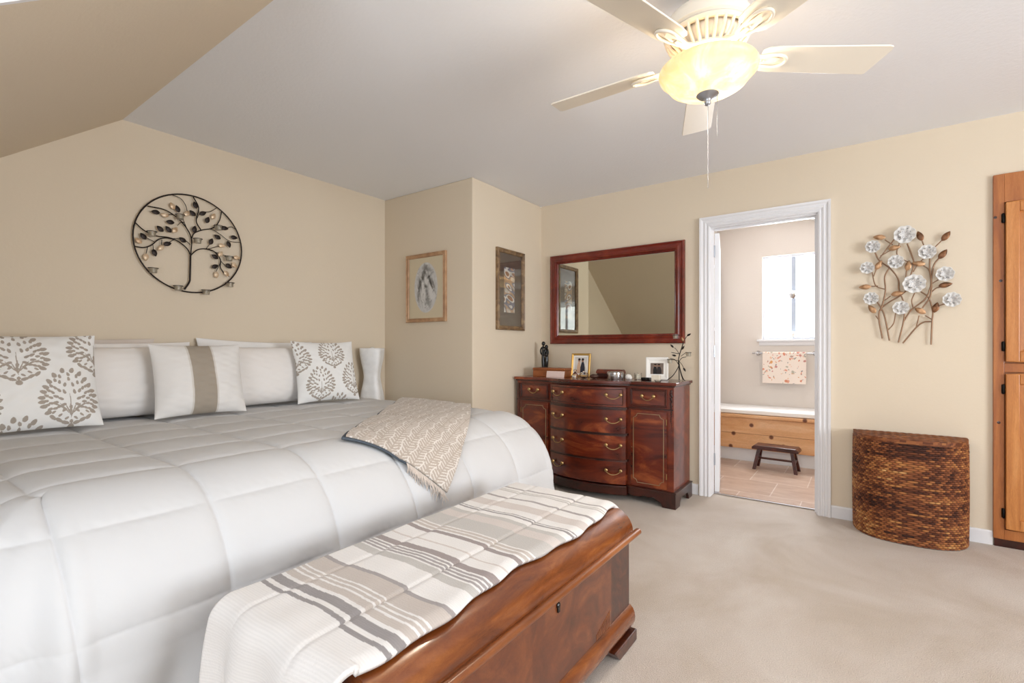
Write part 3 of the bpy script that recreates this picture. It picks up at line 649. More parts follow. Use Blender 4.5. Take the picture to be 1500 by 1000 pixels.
# ------------------------------------------------------------------ tree wall art with candle cups
ac = (HX, 1.324, 1.779)
def leaf_mesh(mb, base, ang, length, width, frame, bulge=.006):
    """a pointed leaf in a wall plane; frame(u, v, n) -> world"""
    n = 8; ca, sa = math.cos(ang), math.sin(ang); k0 = len(mb.v); fr = []; bk = []
    vs = []; fs = []
    for i in range(n + 1):
        t = i / n; hw = width / 2 * math.sin(PI * t ** .85) ** .8 if 0 < i < n else 0
        for s, hgt in ((-1, 0), (0, bulge * math.sin(PI * t)), (1, 0)):
            u = t * length; vv = s * hw
            vs.append(frame(base[0] + u * ca - vv * sa, base[1] + u * sa + vv * ca, .004 + hgt))
    m_ = len(vs)
    for i in range(n + 1):
        t = i / n; hw = width / 2 * math.sin(PI * t ** .85) ** .8 if 0 < i < n else 0
        for s in (-1, 0, 1):
            vs.append(frame(base[0] + t * length * ca - s * hw * sa, base[1] + t * length * sa + s * hw * ca, .0022))
    for i in range(n):
        for j in (0, 1):
            a, b, c, d = i * 3 + j, i * 3 + j + 1, i * 3 + j + 4, i * 3 + j + 3
            fs.append((a, d, c, b)); fs.append((m_ + a, m_ + b, m_ + c, m_ + d))
        fs.append((i * 3, m_ + i * 3, m_ + i * 3 + 3, i * 3 + 3)); fs.append((i * 3 + 2, i * 3 + 5, m_ + i * 3 + 5, m_ + i * 3 + 2))
    mb.add(vs, fs)
tr = thing('tree_wall_sculpture', 'round black iron tree of branches and leaves on wall above the bed', 'wall art', (HX, ac[1], ac[2] - .31))
TF = lambda u, v, n=0: (HX + .022 + n, ac[1] + u, ac[2] + v)
MB().tube([TF(.306 * math.cos(a_ * 2 * PI / 72), .306 * math.sin(a_ * 2 * PI / 72)) for a_ in range(72)], .0045, 8, True).build('ring', M['iron'], tr, smooth=60)
MB().tube([TF(*p) for p in spline(TREE_B[0], 8)], .0055, 8).build('trunk', M['iron'], tr, smooth=60)
for k, bpts in enumerate(TREE_B[1:]):
    pts = spline(bpts and [(*p, 0) for p in bpts], 6)
    MB().tube([TF(p[0], p[1], .002) for p in pts], .0036 if k < 5 or k == 10 else .0022, 6).build('branch', M['iron'], tr, smooth=60)
for (u, v, an) in TLEAF:
    m = MB(); leaf_mesh(m, (u - .022 * math.cos(R(an)), v - .022 * math.sin(R(an))), R(an), .046, .028, lambda a, b, n: TF(a, b, n + .004)); m.build('leaf', M['iron'], tr, smooth=60)
for (u, v, an) in TTAN:
    m = MB(); leaf_mesh(m, (u - .022 * math.cos(R(an)), v - .022 * math.sin(R(an))), R(an), .044, .028, lambda a, b, n: TF(a, b, n + .004)); o = m.build('leaf', M['tleaf'], tr, smooth=60); o['label'] = 'pale tan leaf'
cup_where = ['hanging high in the crown, upper left', 'at the left branch end', 'just right of the trunk, mid crown', 'on the upper right branch', 'near the right edge of the ring', 'at lower left of the ring rim', 'on bottom rim left of trunk', 'on bottom rim right of trunk', 'at lower right of the ring rim']
def cup_mesh(c, r=.021, h=.03):
    m = MB(); m.lathe([(.001, 0), (r * .86, 0), (r, h), (r - .0025, h), (r * .8, .004), (.001, .004)], c, 20); return m
for (u, v), wh in zip(CUPS, cup_where):
    c = (HX + .022 + .030, ac[1] + u, ac[2] + v)
    m = MB(); m.tube([(c[0] + .0255 * math.cos(a_ * PI / 12), c[1] + .0255 * math.sin(a_ * PI / 12), c[2] + .010) for a_ in range(24)], .002, 6, True)
    m.tube([(HX + .022, c[1], c[2] + .010), (HX + .027, c[1], c[2] + .010)], .0025, 6)
    m.build('cup_holder', M['iron'], tr, smooth=60)
    t = thing('votive_cup', 'small clear glass votive cup ' + wh + ' of the iron tree', 'candle cup', (c[0], c[1], c[2] - .018), 'votive cups on the iron tree')
    cup_mesh((c[0], c[1], c[2] - .018)).build('glass', M['frost'], t, smooth=50)
    MB().lathe([(.001, 0), (.0155, 0), (.0155, .014), (.001, .015)], (c[0], c[1], c[2] - .0135), 16).build('candle', M['wax'], t, smooth=50)

# ------------------------------------------------------------------ flower wall sculpture
fx = thing('flower_wall_sculpture', 'metal wall sculpture of white punched blossoms on bronze stems', 'wall art', (.2, D, 1.15))
FF = lambda u, v, n=0: (u, D - .018 - n, v)
for k, st in enumerate(STEMS):
    pts = spline([(*p, 0) for p in st], 6); MB().tube([FF(p[0], p[1], .001 * (k % 3)) for p in pts], .0042 if len(st) > 3 else .0032, 7).build('stem', M['bronze'], fx, smooth=60)
for (u, v, an, dk) in FLF:
    m = MB(); leaf_mesh(m, (u - .03 * math.cos(R(an)), v - .03 * math.sin(R(an))), R(an), .066, .033, lambda a, b, n: FF(a, b, n + .004), .009); m.build('leaf', M['dleaf' if dk else 'bleaf'], fx, smooth=60)
for k, (u, v, r) in enumerate(FL):
    r *= .87
    rr_ = np.linspace(0, 1, 26); aa = np.linspace(0, 2 * PI, 97); RA, AA = np.meshgrid(rr_, aa, indexing='ij')
    npet = 8 + (k % 2); ph = k * .7
    rad = r * RA * (1 + .10 * np.abs(np.sin(AA * npet / 2 + ph)) * RA ** 2 - .05 * RA)
    hgt = .010 + .016 * RA ** 2 + .006 * np.sin(AA * npet + 2 * ph) * RA * (1 - RA) * 3 + .006 * np.exp(-((RA - .35) / .07) ** 2) + .008 * np.exp(-(RA / .12) ** 2)
    Pp = np.stack([u + rad * np.cos(AA), D - .018 - hgt, v + rad * np.sin(AA)], -1)
    col = np.broadcast_to(lin('#e3e0dc'), Pp.shape).copy()
    rs_ = np.random.RandomState(k + 5); hole = np.zeros(RA.shape, bool)
    for q in range(34):
        r0 = rs_.uniform(.18, .72); a0 = rs_.uniform(0, 2 * PI); da = (AA - a0 + PI) % (2 * PI) - PI
        hole |= ((RA - r0) / .045) ** 2 + (da * r0 / .075) ** 2 < 1
    col[hole] = lin('#8f8e90'); col[(RA > .15) & (RA < .2)] = lin('#a9a7a6')
    b = grid('blossom', Pp, M['vcm'], fx, col=col, solid=.0016)
    # second, smaller whorl in the middle
    R2, A2 = np.meshgrid(np.linspace(0, 1, 10), np.linspace(0, 2 * PI, 49), indexing='ij')
    rad2 = r * .5 * R2 * (1 + .18 * np.cos(A2 * 6 + ph) * R2)
    P2 = np.stack([u + rad2 * np.cos(A2), D - .018 - (.018 + .016 * R2 ** 2 + .004 * np.cos(A2 * 6 + ph) * R2), v + rad2 * np.sin(A2)], -1)
    c2 = np.broadcast_to(lin('#dedbd8'), P2.shape).copy(); c2[(np.cos(A2 * 12) > .6) & (R2 > .4) & (R2 < .85)] = lin('#96959a')
    ctr = grid('inner_petals', P2, M['vcm'], b, col=c2, solid=.0014)

# ------------------------------------------------------------------ picture frames
def frame_mesh(o0, o1, p0, p1, prof, mk):
    """mitred frame between outer box (o0..o1)x(p0..p1); prof = [(inward, out)], mk(u, v, n) -> world"""
    m = MB(); vs = []; k = len(prof)
    for (u, v, su, sv) in ((o0, p0, 1, 1), (o1, p0, -1, 1), (o1, p1, -1, -1), (o0, p1, 1, -1)):
        for (t, h) in prof: vs.append(mk(u + su * t, v + sv * t, h))
    fs = [(i * k + q, i * k + (q + 1) % k, ((i + 1) % 4) * k + (q + 1) % k, ((i + 1) % 4) * k + q) for i in range(4) for q in range(k)]
    return m.add(vs, fs)
# charcoal sketch
e = thing('framed_sketch', 'light wood frame with oval charcoal sketch on cream mat', 'picture', (-2.95, YB, 1.335))
mk = lambda u, v, n: (u, YB - .001 - n, v)
frame_mesh(-3.182, -2.718, 1.336, 1.905, [(0, 0), (0, .018), (.005, .022), (.012, .016), (.024, .016), (.028, .02), (.033, .012), (.033, 0)], mk).build('frame', M['woodfr'], e, bevel=.001)
box('mat_board', M['mat'], e, -3.152, -2.748, YB - .008, YB - .001, 1.366, 1.875)
# oval drawing: soft generic charcoal strokes (a figure holding a child)
n = 150; U, Vv = np.meshgrid(np.linspace(-1, 1, n), np.linspace(-1, 1, n + 40), indexing='ij')
r2 = np.sqrt(U ** 2 + Vv ** 2); sc_ = np.where(r2 > 1e-6, np.maximum(np.abs(U), np.abs(Vv)) / np.maximum(r2, 1e-6), 1)
u_, v_ = U * sc_, Vv * sc_
g = .80 + .05 * smooth_noise(u_, v_, 70, 6)
def blob(cx, cy, sx, sy, rot, amt, soft=1.0):
    global g
    c_, s_ = math.cos(rot), math.sin(rot); p = ((u_ - cx) * c_ + (v_ - cy) * s_) / sx; q = (-(u_ - cx) * s_ + (v_ - cy) * c_) / sy
    g = g + amt * np.exp(-(p * p + q * q) ** soft)
for b_ in [(-.25, .45, .16, .45, -.5, -.5, 1), (.45, .2, .5, .13, -.7, -.5, 1), (-.55, .15, .12, .35, .15, -.35, 1), (.15, -.25, .12, .5, .5, -.42, 1), (-.65, -.3, .1, .35, 0, -.35, 1), (.55, .0, .35, .05, -.8, -.45, 1),
           (.2, .72, .35, .1, -.3, -.3, 1), (.05, .30, .17, .15, 0, .35, 2), (-.28, .16, .15, .14, 0, .3, 2), (.02, -.5, .09, .4, .75, -.3, 1), (.5, -.2, .28, .3, 0, .2, 2), (-.2, -.25, .14, .3, .3, .25, 2), (.25, .42, .3, .05, .4, -.4, 1), (.0, .05, .16, .05, -.2, -.4, 1)]: blob(*b_)
g += .12 * np.sin(u_ * 22 + 9 * smooth_noise(u_, v_, 72, 2.5) + v_ * 16) * np.exp(-((r2 - .5) / .35) ** 2) * .8
g = np.where(np.hypot(u_, v_) > .93, .80, g)
g += .22 * np.sign(smooth_noise(u_, v_, 75, 9) - .12) * (np.abs(smooth_noise(u_, v_, 76, 12)) < .06) * -1
g = np.clip(g, .1, .86)[..., None] ** 1.6 * np.array([1, .99, .98])
Pp = np.stack([-2.95 + u_ * .135, np.full_like(u_, YB - .0095), 1.622 + v_ * .208], -1)
grid('drawing', Pp, M['vcp'], e, col=g)
box('glazing', M['picglass'], e, -3.152, -2.748, YB - .0125, YB - .0105, 1.366, 1.875)
# dark narrow print
e = thing('framed_print', 'tall dark bronze frame with narrow abstract print beside the mirror wall', 'picture', (XB, 3.36, 1.272))
mk = lambda u, v, n: (XB + .001 + n, u, v)
frame_mesh(3.168, 3.562, 1.272, 1.95, [(0, 0), (0, .022), (.006, .028), (.018, .02), (.030, .022), (.036, .014), (.036, 0)], mk).build('frame', M['bronzefr'], e, bevel=.001)
box('mat_board', M['darkglassmat'], e, XB + .001, XB + .008, 3.202, 3.528, 1.306, 1.916)
n = 60; U, Vv = np.meshgrid(np.linspace(0, 1, n), np.linspace(0, 1, 200), indexing='ij')
q = smooth_noise(U * 2, Vv * 8, 80, 2.2); q2 = smooth_noise(U * 3, Vv * 9, 81, 3)
pal = np.array([lin('#c9c0b4'), lin('#b6977c'), lin('#7d7a86'), lin('#d9d4cb'), lin('#9b6f55')]); kk = np.clip(((q + .5) * 5).astype(int), 0, 4)
col = pal[kk] * (.85 + .3 * q2[..., None])
grid('print', np.stack([np.full_like(U, XB + .009), 3.275 + U * .15, 1.42 + Vv * .38], -1), M['vcp'], e, col=col)
box('glazing', M['picglass'], e, XB + .010, XB + .012, 3.202, 3.528, 1.306, 1.916)
# mirror
e = thing('wall_mirror', 'large rectangular mirror in red-brown wooden frame above the dresser', 'mirror', (-1.73, D, 1.155))
mk = lambda u, v, n: (u, D - .001 - n, v)
frame_mesh(-2.339, -1.127, 1.156, 1.960, [(0, 0), (0, .022), (.004, .032), (.012, .036), (.02, .030), (.034, .030), (.05, .038), (.062, .034), (.068, .022), (.074, .024), (.080, .016), (.080, 0)], mk).build('frame', M['mirrorwood'], e, smooth=35)
box('mirror_glass', M['mirror'], e, -2.26, -1.206, D - .011, D - .001, 1.235, 1.881)

# ------------------------------------------------------------------ dresser
dr_ = thing('dresser', 'bow-front mahogany dresser with brass pulls standing under the mirror', 'dresser', (-1.735, 3.6, 0))
xs_ = [-2.405, -2.070, -1.405, -1.075]; yf, yb_ = 3.418, 3.80; zt = .878
def bow(x, base=3.40, amt=.075):
    t = (x - (xs_[1] + xs_[2]) / 2) / ((xs_[2] - xs_[1]) / 2); return base - amt * max(0, 1 - t * t) ** .9 - .008
def bow_poly(x0, x1, base, amt, n=20):
    return [(x0 + (x1 - x0) * i / n, bow(x0 + (x1 - x0) * i / n, base, amt)) for i in range(n + 1)]
# carcass
MB().box(xs_[0], xs_[1], yf, yb_, .105, .845).box(xs_[2], xs_[3], yf, yb_, .105, .845).box(xs_[1], xs_[2], 3.425, yb_, .105, .845).build('carcass', M['mahog'], dr_, bevel=.002)
def topslab(ov, z0, z1):
    p = [(xs_[0] - ov * .3, yb_), (xs_[0] - ov, yf - ov), (xs_[1] - ov, yf - ov)] + [(x, y - ov + .004) for x, y in bow_poly(xs_[1] - ov + .001, xs_[2] + ov - .001, 3.412, .075)] + [(xs_[2] + ov, yf - ov), (xs_[3] + ov, yf - ov), (xs_[3] + ov, yb_)]
    return MB().prism(p, 'z', z0, z1)
topslab(.022, .856, .878).build('top', M['mahogf'], dr_, bevel=.004)
topslab(.010, .845, .856).build('top_moulding', M['mahogd'], dr_, bevel=.002)
# base plinth with ogee feet
def plinth_front(x0, x1):
    w_ = x1 - x0; pts = [(x0, 0), (x0, .11), (x1, .11), (x1, 0), (x1 - .085, 0), (x1 - .095, .022), (x1 - .115, .032), (x1 - .135, .05), (x0 + w_ / 2 + .02, .055), (x0 + w_ / 2, .045), (x0 + w_ / 2 - .02, .055), (x0 + .135, .05), (x0 + .115, .032), (x0 + .095, .022), (x0 + .085, 0)]
    return pts[::-1]
m = MB()
m.prism(plinth_front(xs_[2] + .005, xs_[3] + .018) if False else [(xs_[2], .11), (xs_[3] + .018, .11), (xs_[3] + .018, 0), (xs_[3] - .075, 0), (xs_[3] - .085, .028), (xs_[3] - .10, .034), (xs_[3] - .14, .058), (xs_[3] - .18, .052), (xs_[3] - .21, .060), (xs_[3] - .24, .048), (xs_[3] - .29, .045), (xs_[2], .058)], 'y', yf - .018, yf + .004)
m.prism([(yf + .0045, .11), (yf + .0045, 0), (yf + .085, 0), (yf + .092, .03), (yf + .12, .055), (yb_ - .12, .055), (yb_ - .092, .03), (yb_ - .085, 0), (yb_, 0), (yb_, .11)], 'x', xs_[3] - .004, xs_[3] + .018)
m.build('plinth', M['mahogd'], dr_, bevel=.003)
m = MB()
m.prism([(xs_[0] - .01, .11), (xs_[1], .11), (xs_[1], .05), (xs_[0] + .13, .05), (xs_[0] + .09, 0), (xs_[0] - .01, 0)], 'y', yf - .018, yf + .004)
m.prism([(yf + .0045, .11), (yf + .0045, 0), (yf + .085, 0), (yf + .12, .055), (yb_ - .12, .055), (yb_ - .085, 0), (yb_, 0), (yb_, .11)], 'x', xs_[0] - .01, xs_[0] + .01)
m.build('plinth', M['mahogd'], dr_, bevel=.003)
pb = bow_poly(xs_[1] + .002, xs_[2] - .002, 3.40, .075)
MB().prism([(xs_[2] - .002, 3.43)] + [(xs_[1] + .002, 3.43)] + [(x, y - .012) for x, y in pb], 'z', .045, .105).build('bowed_apron', M['mahogd'], dr_, bevel=.003)
m = MB(); m.prism([(xs_[2] - .002, 3.43), (xs_[1] + .002, 3.43)] + [(x, y - .016) for x, y in pb], 'z', .098, .112); m.box(xs_[2], xs_[3] + .022, yf - .022, yb_, .105, .116); m.box(xs_[0] - .012, xs_[1], yf - .022, yb_, .105, .116)
m.build('base_moulding', M['mahogd'], dr_, bevel=.003)
def pull(par, x, z, yfun, w_=.10):
    m = MB()
    for s in (-1, 1):
        xx = x + s * w_ / 2; yy = yfun(xx)
        m.lathe([(.004, 0), (.004, -.012), (.011, -.014), (.0135, -.018), (.009, -.024), (.001, -.026)], (xx, yy, z), 14, 'y')
    p = [(x - w_ / 2 + w_ * i / 10, yfun(x - w_ / 2 + w_ * i / 10) - .020 - .004 * math.sin(PI * i / 10), z - .004 - .026 * math.sin(PI * i / 10) ** .7) for i in range(11)]
    m.tube(p, [.0035 - .001 * abs(i - 5) / 5 for i in range(11)], 8)
    return m.build('pull', M['brass'], par, smooth=50)
def line_rect(m, x0, x1, z0, z1, yfun, notch=0, r=.0022, out=.002):
    if notch:
        c = notch; P = []
        for cx_, cz_, a0 in ((x0, z0, 90), (x1, z0, 180), (x1, z1, 270), (x0, z1, 360)):
            seg = [(cx_ + c * math.cos(R(a0 - i * 18)), cz_ + c * math.sin(R(a0 - i * 18))) for i in range(6)]
            P += seg
        pts = P
    else:
        pts = []
        for (a, b), (c, d) in (((x0, z0), (x1, z0)), ((x1, z0), (x1, z1)), ((x1, z1), (x0, z1)), ((x0, z1), (x0, z0))):
            pts += [(a + (c - a) * i / 12, b + (d - b) * i / 12) for i in range(12)]
    m.tube([(x, yfun(x) - out, z) for x, z in pts], r, 6, True); return m
rows = [(.685, .832), (.492, .668), (.300, .478), (.118, .288)]
for k, (z0, z1) in enumerate(rows):
    fy = lambda x: bow(x, 3.405, .075)
    pl_ = [(xs_[1] + .012 + (xs_[2] - xs_[1] - .024) * i / 24, 0) for i in range(25)]
    poly = [(p[0], fy(p[0])) for p in pl_] + [(xs_[2] - .012, 3.424), (xs_[1] + .012, 3.424)]
    d = MB().prism(poly, 'z', z0, z1).build('drawer', M['mahogf'], dr_, bevel=.002)
    m = MB(); line_rect(m, xs_[1] + .03, xs_[2] - .03, z0 + .016, z1 - .016, fy, 0, .0026) if k == 0 else m.tube([(x, fy(x) - .001, z1 - .002) for x, _ in pl_], .003, 6)
    m.build('cockbead', M['mahogd'], d, smooth=60)
    for x in (-1.965, -1.495): pull(d, x, (z0 + z1) / 2 + .018, fy)
# rails between the centre drawers
m = MB()
for z in (.676, .485, .294):
    m.prism([(x, bow(x, 3.408, .075)) for x in [xs_[1] + .004 + (xs_[2] - xs_[1] - .008) * i / 20 for i in range(21)]] + [(xs_[2] - .004, 3.4245), (xs_[1] + .004, 3.4245)], 'z', z - .008, z + .008)
m.build('drawer_rail', M['mahogd'], dr_)
for (x0, x1, hs) in ((xs_[0], xs_[1], 1), (xs_[2], xs_[3], 0)):
    fy = lambda x: yf - .014
    a0 = x0 + (.045 if hs else .02); a1 = x1 - (.02 if hs else .045)
    d = box('drawer', M['mahogf'], dr_, a0, a1, yf - .014, yf, .70, .828, .002)
    m = MB(); line_rect(m, a0 + .012, a1 - .012, .714, .814, fy, 0, .002); line_rect(m, a0 + .003, a1 - .003, .704, .824, fy, 0, .003); m.build('cockbead', M['mahogd'], d, smooth=60)
    pull(d, (a0 + a1) / 2, .778, fy, .085)
    g_ = box('door', M['mahogf'], dr_, a0, a1, yf - .014, yf, .125, .672, .002)
    m = MB(); line_rect(m, a0 + .022, a1 - .022, .150, .648, fy, .028, .0022); m.build('inlay_line', M['inlay'], g_, smooth=60)
    hx = a1 - .001 if not hs else a0 + .001
    for z in (.20, .58): MB().lathe([(.003, 0), (.003, .04)], (hx, yf - .016, z), 8).build('hinge', M['brass'], g_)
    kx = a0 + .010 if not hs else a1 - .010
    MB().lathe([(.003, 0), (.003, -.004)], (kx, yf - .014, .40), 10, 'y').build('keyhole', M['brass'], g_)
    m = MB(); m.box(x0 + .002, x1 - .002, yf - .010, yf, .682, .692); m.build('rail_moulding', M['mahogd'], dr_, bevel=.002)
    # carved canted corner
    cxn = xs_[3] - .016 if not hs else xs_[0] + .018
    m = MB(); rr = random.Random(9)
    for q in range(24):
        z = .82 - q * .0125; wq = .011 * (1 - q / 34); m.ball((cxn + rr.uniform(-.004, .004), yf - .004, z), wq, 8, (1, .6, .8))
    m.build('carved_drop', M['mahogd'], dr_, smooth=60)

# ------------------------------------------------------------------ things on the dresser
ZD = .878
# embracing figurine: two stylised black figures joined by a ring of arms
def skin(name, pts, edges, radii, mat, parent, sub=2):
    me = bpy.data.meshes.new(name); me.from_pydata([Vector(p) - Vector(WO[parent.name]) for p in pts], edges, [])
    o = bpy.data.objects.new(name, me); C.collection.objects.link(o); o.parent = parent; WO[o.name] = WO[parent.name]
    me.materials.append(mat); s = o.modifiers.new('skin', 'SKIN')
    for i, r in enumerate(radii): me.skin_vertices[0].data[i].radius = (r, r) if not isinstance(r, tuple) else r
    me.skin_vertices[0].data[0].use_root = True; s.use_smooth_shade = True
    q = o.modifiers.new('sub', 'SUBSURF'); q.levels = q.render_levels = sub; return o
fg = thing('figurine', 'glossy black figurine of two embracing figures at left end of dresser', 'figurine', (-2.325, 3.73, ZD))
bx_, by_ = -2.325, 3.73
for s, hgt, dx in ((-1, .300, -.018), (1, .270, .020)):
    z0 = ZD; P = [(bx_ + dx * .6, by_, z0 + .004), (bx_ + dx * .7, by_, z0 + .06), (bx_ + dx * .9, by_, z0 + .12), (bx_ + dx * 1.0, by_, z0 + .165), (bx_ + dx * 1.15, by_, z0 + hgt - .06), (bx_ + dx * .9, by_, z0 + hgt - .035)]
    skin('robed_figure', P, [(i, i + 1) for i in range(5)], [.017, .016, .019, .016, .010, .007], M['black'], fg)
    m = MB(); m.ball((bx_ + dx * .8, by_, z0 + hgt - .018), .018, 16, (.95, .95, 1.1)); m.build('head', M['black'], fg, smooth=180)
m = MB(); m.tube([(bx_ - .014 + .026 * math.cos(a_ * PI / 14), by_ - .008, ZD + .215 + .036 * math.sin(a_ * PI / 14)) for a_ in range(28)], .0065, 8, True)
m.tube([(bx_ + .022 + .020 * math.cos(a_ * PI / 14), by_ - .010, ZD + .205 + .036 * math.sin(a_ * PI / 14)) for a_ in range(28)], .006, 8, True); m.build('arms', M['black'], fg, smooth=180)
# keepsake box
kb = thing('keepsake_box', 'orange-brown wooden keepsake box on left end of dresser', 'box', (-2.16, 3.58, ZD))
box('body', M['box'], kb, -2.315, -2.005, 3.52, 3.64, ZD, ZD + .055, .003); box('lid', M['box'], kb, -2.318, -2.002, 3.517, 3.643, ZD + .056, ZD + .074, .003)
m = MB(); m.xf = Matrix.Translation((-2.075, 3.488, ZD)) @ Matrix.Rotation(R(-14), 4, 'X'); m.box(-.085, .085, -.001, .001, 0, .052)
tag(m.build('card', flat('pale_pink_card', '#e6cfc9', .6)), 'pale pink card leaning against front of keepsake box', 'card')
# photo frames
def photo(name, label, cx_, cy_, w_, h_, yaw, lean, fm, bw, seed, tone):
    e = thing(name, label, 'photo frame', (cx_, cy_, ZD)); X = Matrix.Translation((cx_, cy_, ZD)) @ Matrix.Rotation(R(yaw), 4, 'Z') @ Matrix.Rotation(R(-lean), 4, 'X')
    m = frame_mesh(-w_ / 2, w_ / 2, 0, h_, [(0, 0), (0, .010), (bw * .3, .014), (bw, .010), (bw, 0)], lambda u, v, n: tuple(X @ Vector((u, -n, v)))); m.build('frame', fm, e, bevel=.001)
    m = MB(); m.xf = X; m.box(-w_ / 2 + bw, w_ / 2 - bw, -.005, -.001, bw, h_ - bw); m.build('backing', M['porc'], e)
    iw, ih = tone[0], tone[1]; n = 44; U, Vv = np.meshgrid(np.linspace(-1, 1, n), np.linspace(-1, 1, n), indexing='ij')
    c = np.broadcast_to(lin(tone[2]), U.shape + (3,)).copy() * (1 + .15 * smooth_noise(U, Vv, seed, 4))[..., None]
    for px, w1, cc, hc in ((-.3, .30, tone[3], '#a97f66'), (.32, .36, tone[4], '#9c735c')):
        c[(np.abs(U - px) < w1 * np.clip((.45 - Vv) * 1.4, 0, 1) ** .4) & (Vv < .42)] = lin(cc)
        c[((U - px * .9) / .2) ** 2 + ((Vv - .58) / .2) ** 2 < 1] = lin(hc); c[(((U - px * .9) / .22) ** 2 + ((Vv - .70) / .14) ** 2 < 1)] = lin('#2c211c')
    pts = np.array([[tuple(X @ Vector((u * iw / 2, -.0058, h_ / 2 + v * ih / 2))) for v in np.linspace(-1, 1, n)] for u in np.linspace(-1, 1, n)])
    grid('photograph', pts, M['vcp'], e, col=c)
    m = MB(); m.xf = X; m.add([(-.012, .001, .02), (.012, .001, .02), (.012, .001, h_ * .75), (-.012, .001, h_ * .75)], [(0, 1, 2, 3)])
    m2 = MB(); m2.xf = Matrix.Translation((cx_, cy_, ZD)) @ Matrix.Rotation(R(yaw), 4, 'Z')
    tp = (h_ * .7) * math.sin(R(lean)); m2.prism([(tp + .001, h_ * .7 * math.cos(R(lean))), (tp + .005, h_ * .7), (h_ * .42, 0), (h_ * .42 - .006, 0)], 'x', -.012, .012); m2.build('easel_leg', M['black'], e)
photo('photo_frame', 'small gilt photo frame with picture of a couple, standing on dresser', -1.932, 3.66, .165, .200, 12, 12, M['gold'], .018, 91, (.105, .14, '#cfc9c2', '#c9a68a', '#2c2c38'))
photo('photo_frame', 'white photo frame with small dark photo, standing at dresser right end', -1.272, 3.64, .165, .175, 16, 12, M['porc'], .022, 92, (.095, .085, '#75655c', '#1e1b1c', '#2c2526'))
# little things
def onetop(name, mb, mat, label, cat, group=None, **k): return tag(mb.build(name, mat, **k), label, cat, group)
onetop('perfume_bottle', MB().lathe([(.02, 0), (.026, .012), (.024, .03), (.010, .042), (.008, .052), (.014, .056), (.014, .066), (.003, .070)], (-1.905, 3.52, ZD), 24), M['glass'], 'small clear glass bottle with stopper left of gilt photo frame', 'bottle', smooth=40)
t = thing('glass_bowl', 'round cut glass trinket bowl in front of gilt photo frame', 'bowl', (-1.815, 3.50, ZD))
MB().lathe([(.018, 0), (.030, .01), (.038, .032), (.035, .032), (.028, .012), (.001, .006)], (-1.815, 3.50, ZD), 20).build('bowl', M['glass'], t, smooth=20)
MB().lathe([(.038, .033), (.030, .045), (.008, .052), (.010, .060), (.001, .064)], (-1.815, 3.50, ZD), 20).build('lid', M['glass'], t, smooth=30)
onetop('stone', MB().ball((-1.735, 3.52, ZD + .019), .034, 20, (1.1, .8, .56)), flat('polished_brown_stone', '#4a3028', .25), 'dark brown polished oval stone on dresser', 'stone', smooth=180)
jb = thing('jewellery_box', 'long dark brown domed box at back middle of dresser', 'box', (-1.67, 3.70, ZD))
MB().box(-1.785, -1.565, 3.66, 3.74, ZD, ZD + .035).build('body', M['mahogd'], jb, bevel=.006)
MB().prism([(3.658 + .042 - .042 * math.cos(t_), ZD + .036 + .034 * math.sin(t_)) for t_ in [i * PI / 10 for i in range(11)]], 'x', -1.787, -1.563).build('lid', M['mahog'], jb, smooth=40)
st_ = thing('silver_tin', 'round shiny silver lidded tin at dresser centre', 'tin', (-1.555, 3.52, ZD))
MB().lathe([(.060, 0), (.062, .004), (.062, .040), (.060, .042)], (-1.555, 3.52, ZD), 40).build('body', M['chrome'], st_, smooth=40)
MB().lathe([(.064, .042), (.064, .056), (.055, .062), (.001, .064)], (-1.555, 3.52, ZD), 40).build('lid', M['chrome'], st_, smooth=40)
onetop('shell_ornament', MB().ball((-1.462, 3.55, ZD + .022), .026, 16, (1, .8, .85)).ball((-1.445, 3.545, ZD + .014), .016, 12), M['porc'], 'small white shell ornament beside the silver tin', 'ornament', smooth=180)
cn = thing('candle_jar', 'cream candle in glass jar behind black case on dresser', 'candle', (-1.425, 3.65, ZD))
MB().lathe([(.001, 0), (.028, 0), (.029, .05), (.027, .05), (.026, .004), (.001, .004)], (-1.425, 3.65, ZD), 24).build('jar', M['glass'], cn, smooth=40)
MB().lathe([(.001, 0), (.0255, 0), (.0255, .036), (.001, .037)], (-1.425, 3.65, ZD + .0045), 24).build('wax', M['wax'], cn, smooth=40)
MB().lathe([(.001, 0), (.001, .012)], (-1.425, 3.65, ZD + .041), 6).build('wick', M['black'], cn)
onetop('black_case', MB().box(-1.362, -1.292, 3.545, 3.585, ZD, ZD + .022), M['black'], 'small black flat case on dresser before white photo frame', 'case', bevel=.005)
onetop('gift_box', MB().box(-1.255, -1.195, 3.47, 3.51, ZD, ZD + .045), flat('ivory_card_box', '#e6dccb', .6), 'tiny ivory box in front of white photo frame', 'box', bevel=.003)
onetop('glass_dish', MB().lathe([(.001, 0), (.018, 0), (.028, .014), (.026, .015), (.016, .003), (.001, .003)], (-1.20, 3.455, ZD), 24), M['glass'], 'small clear glass dish at front right of dresser', 'dish', smooth=40)
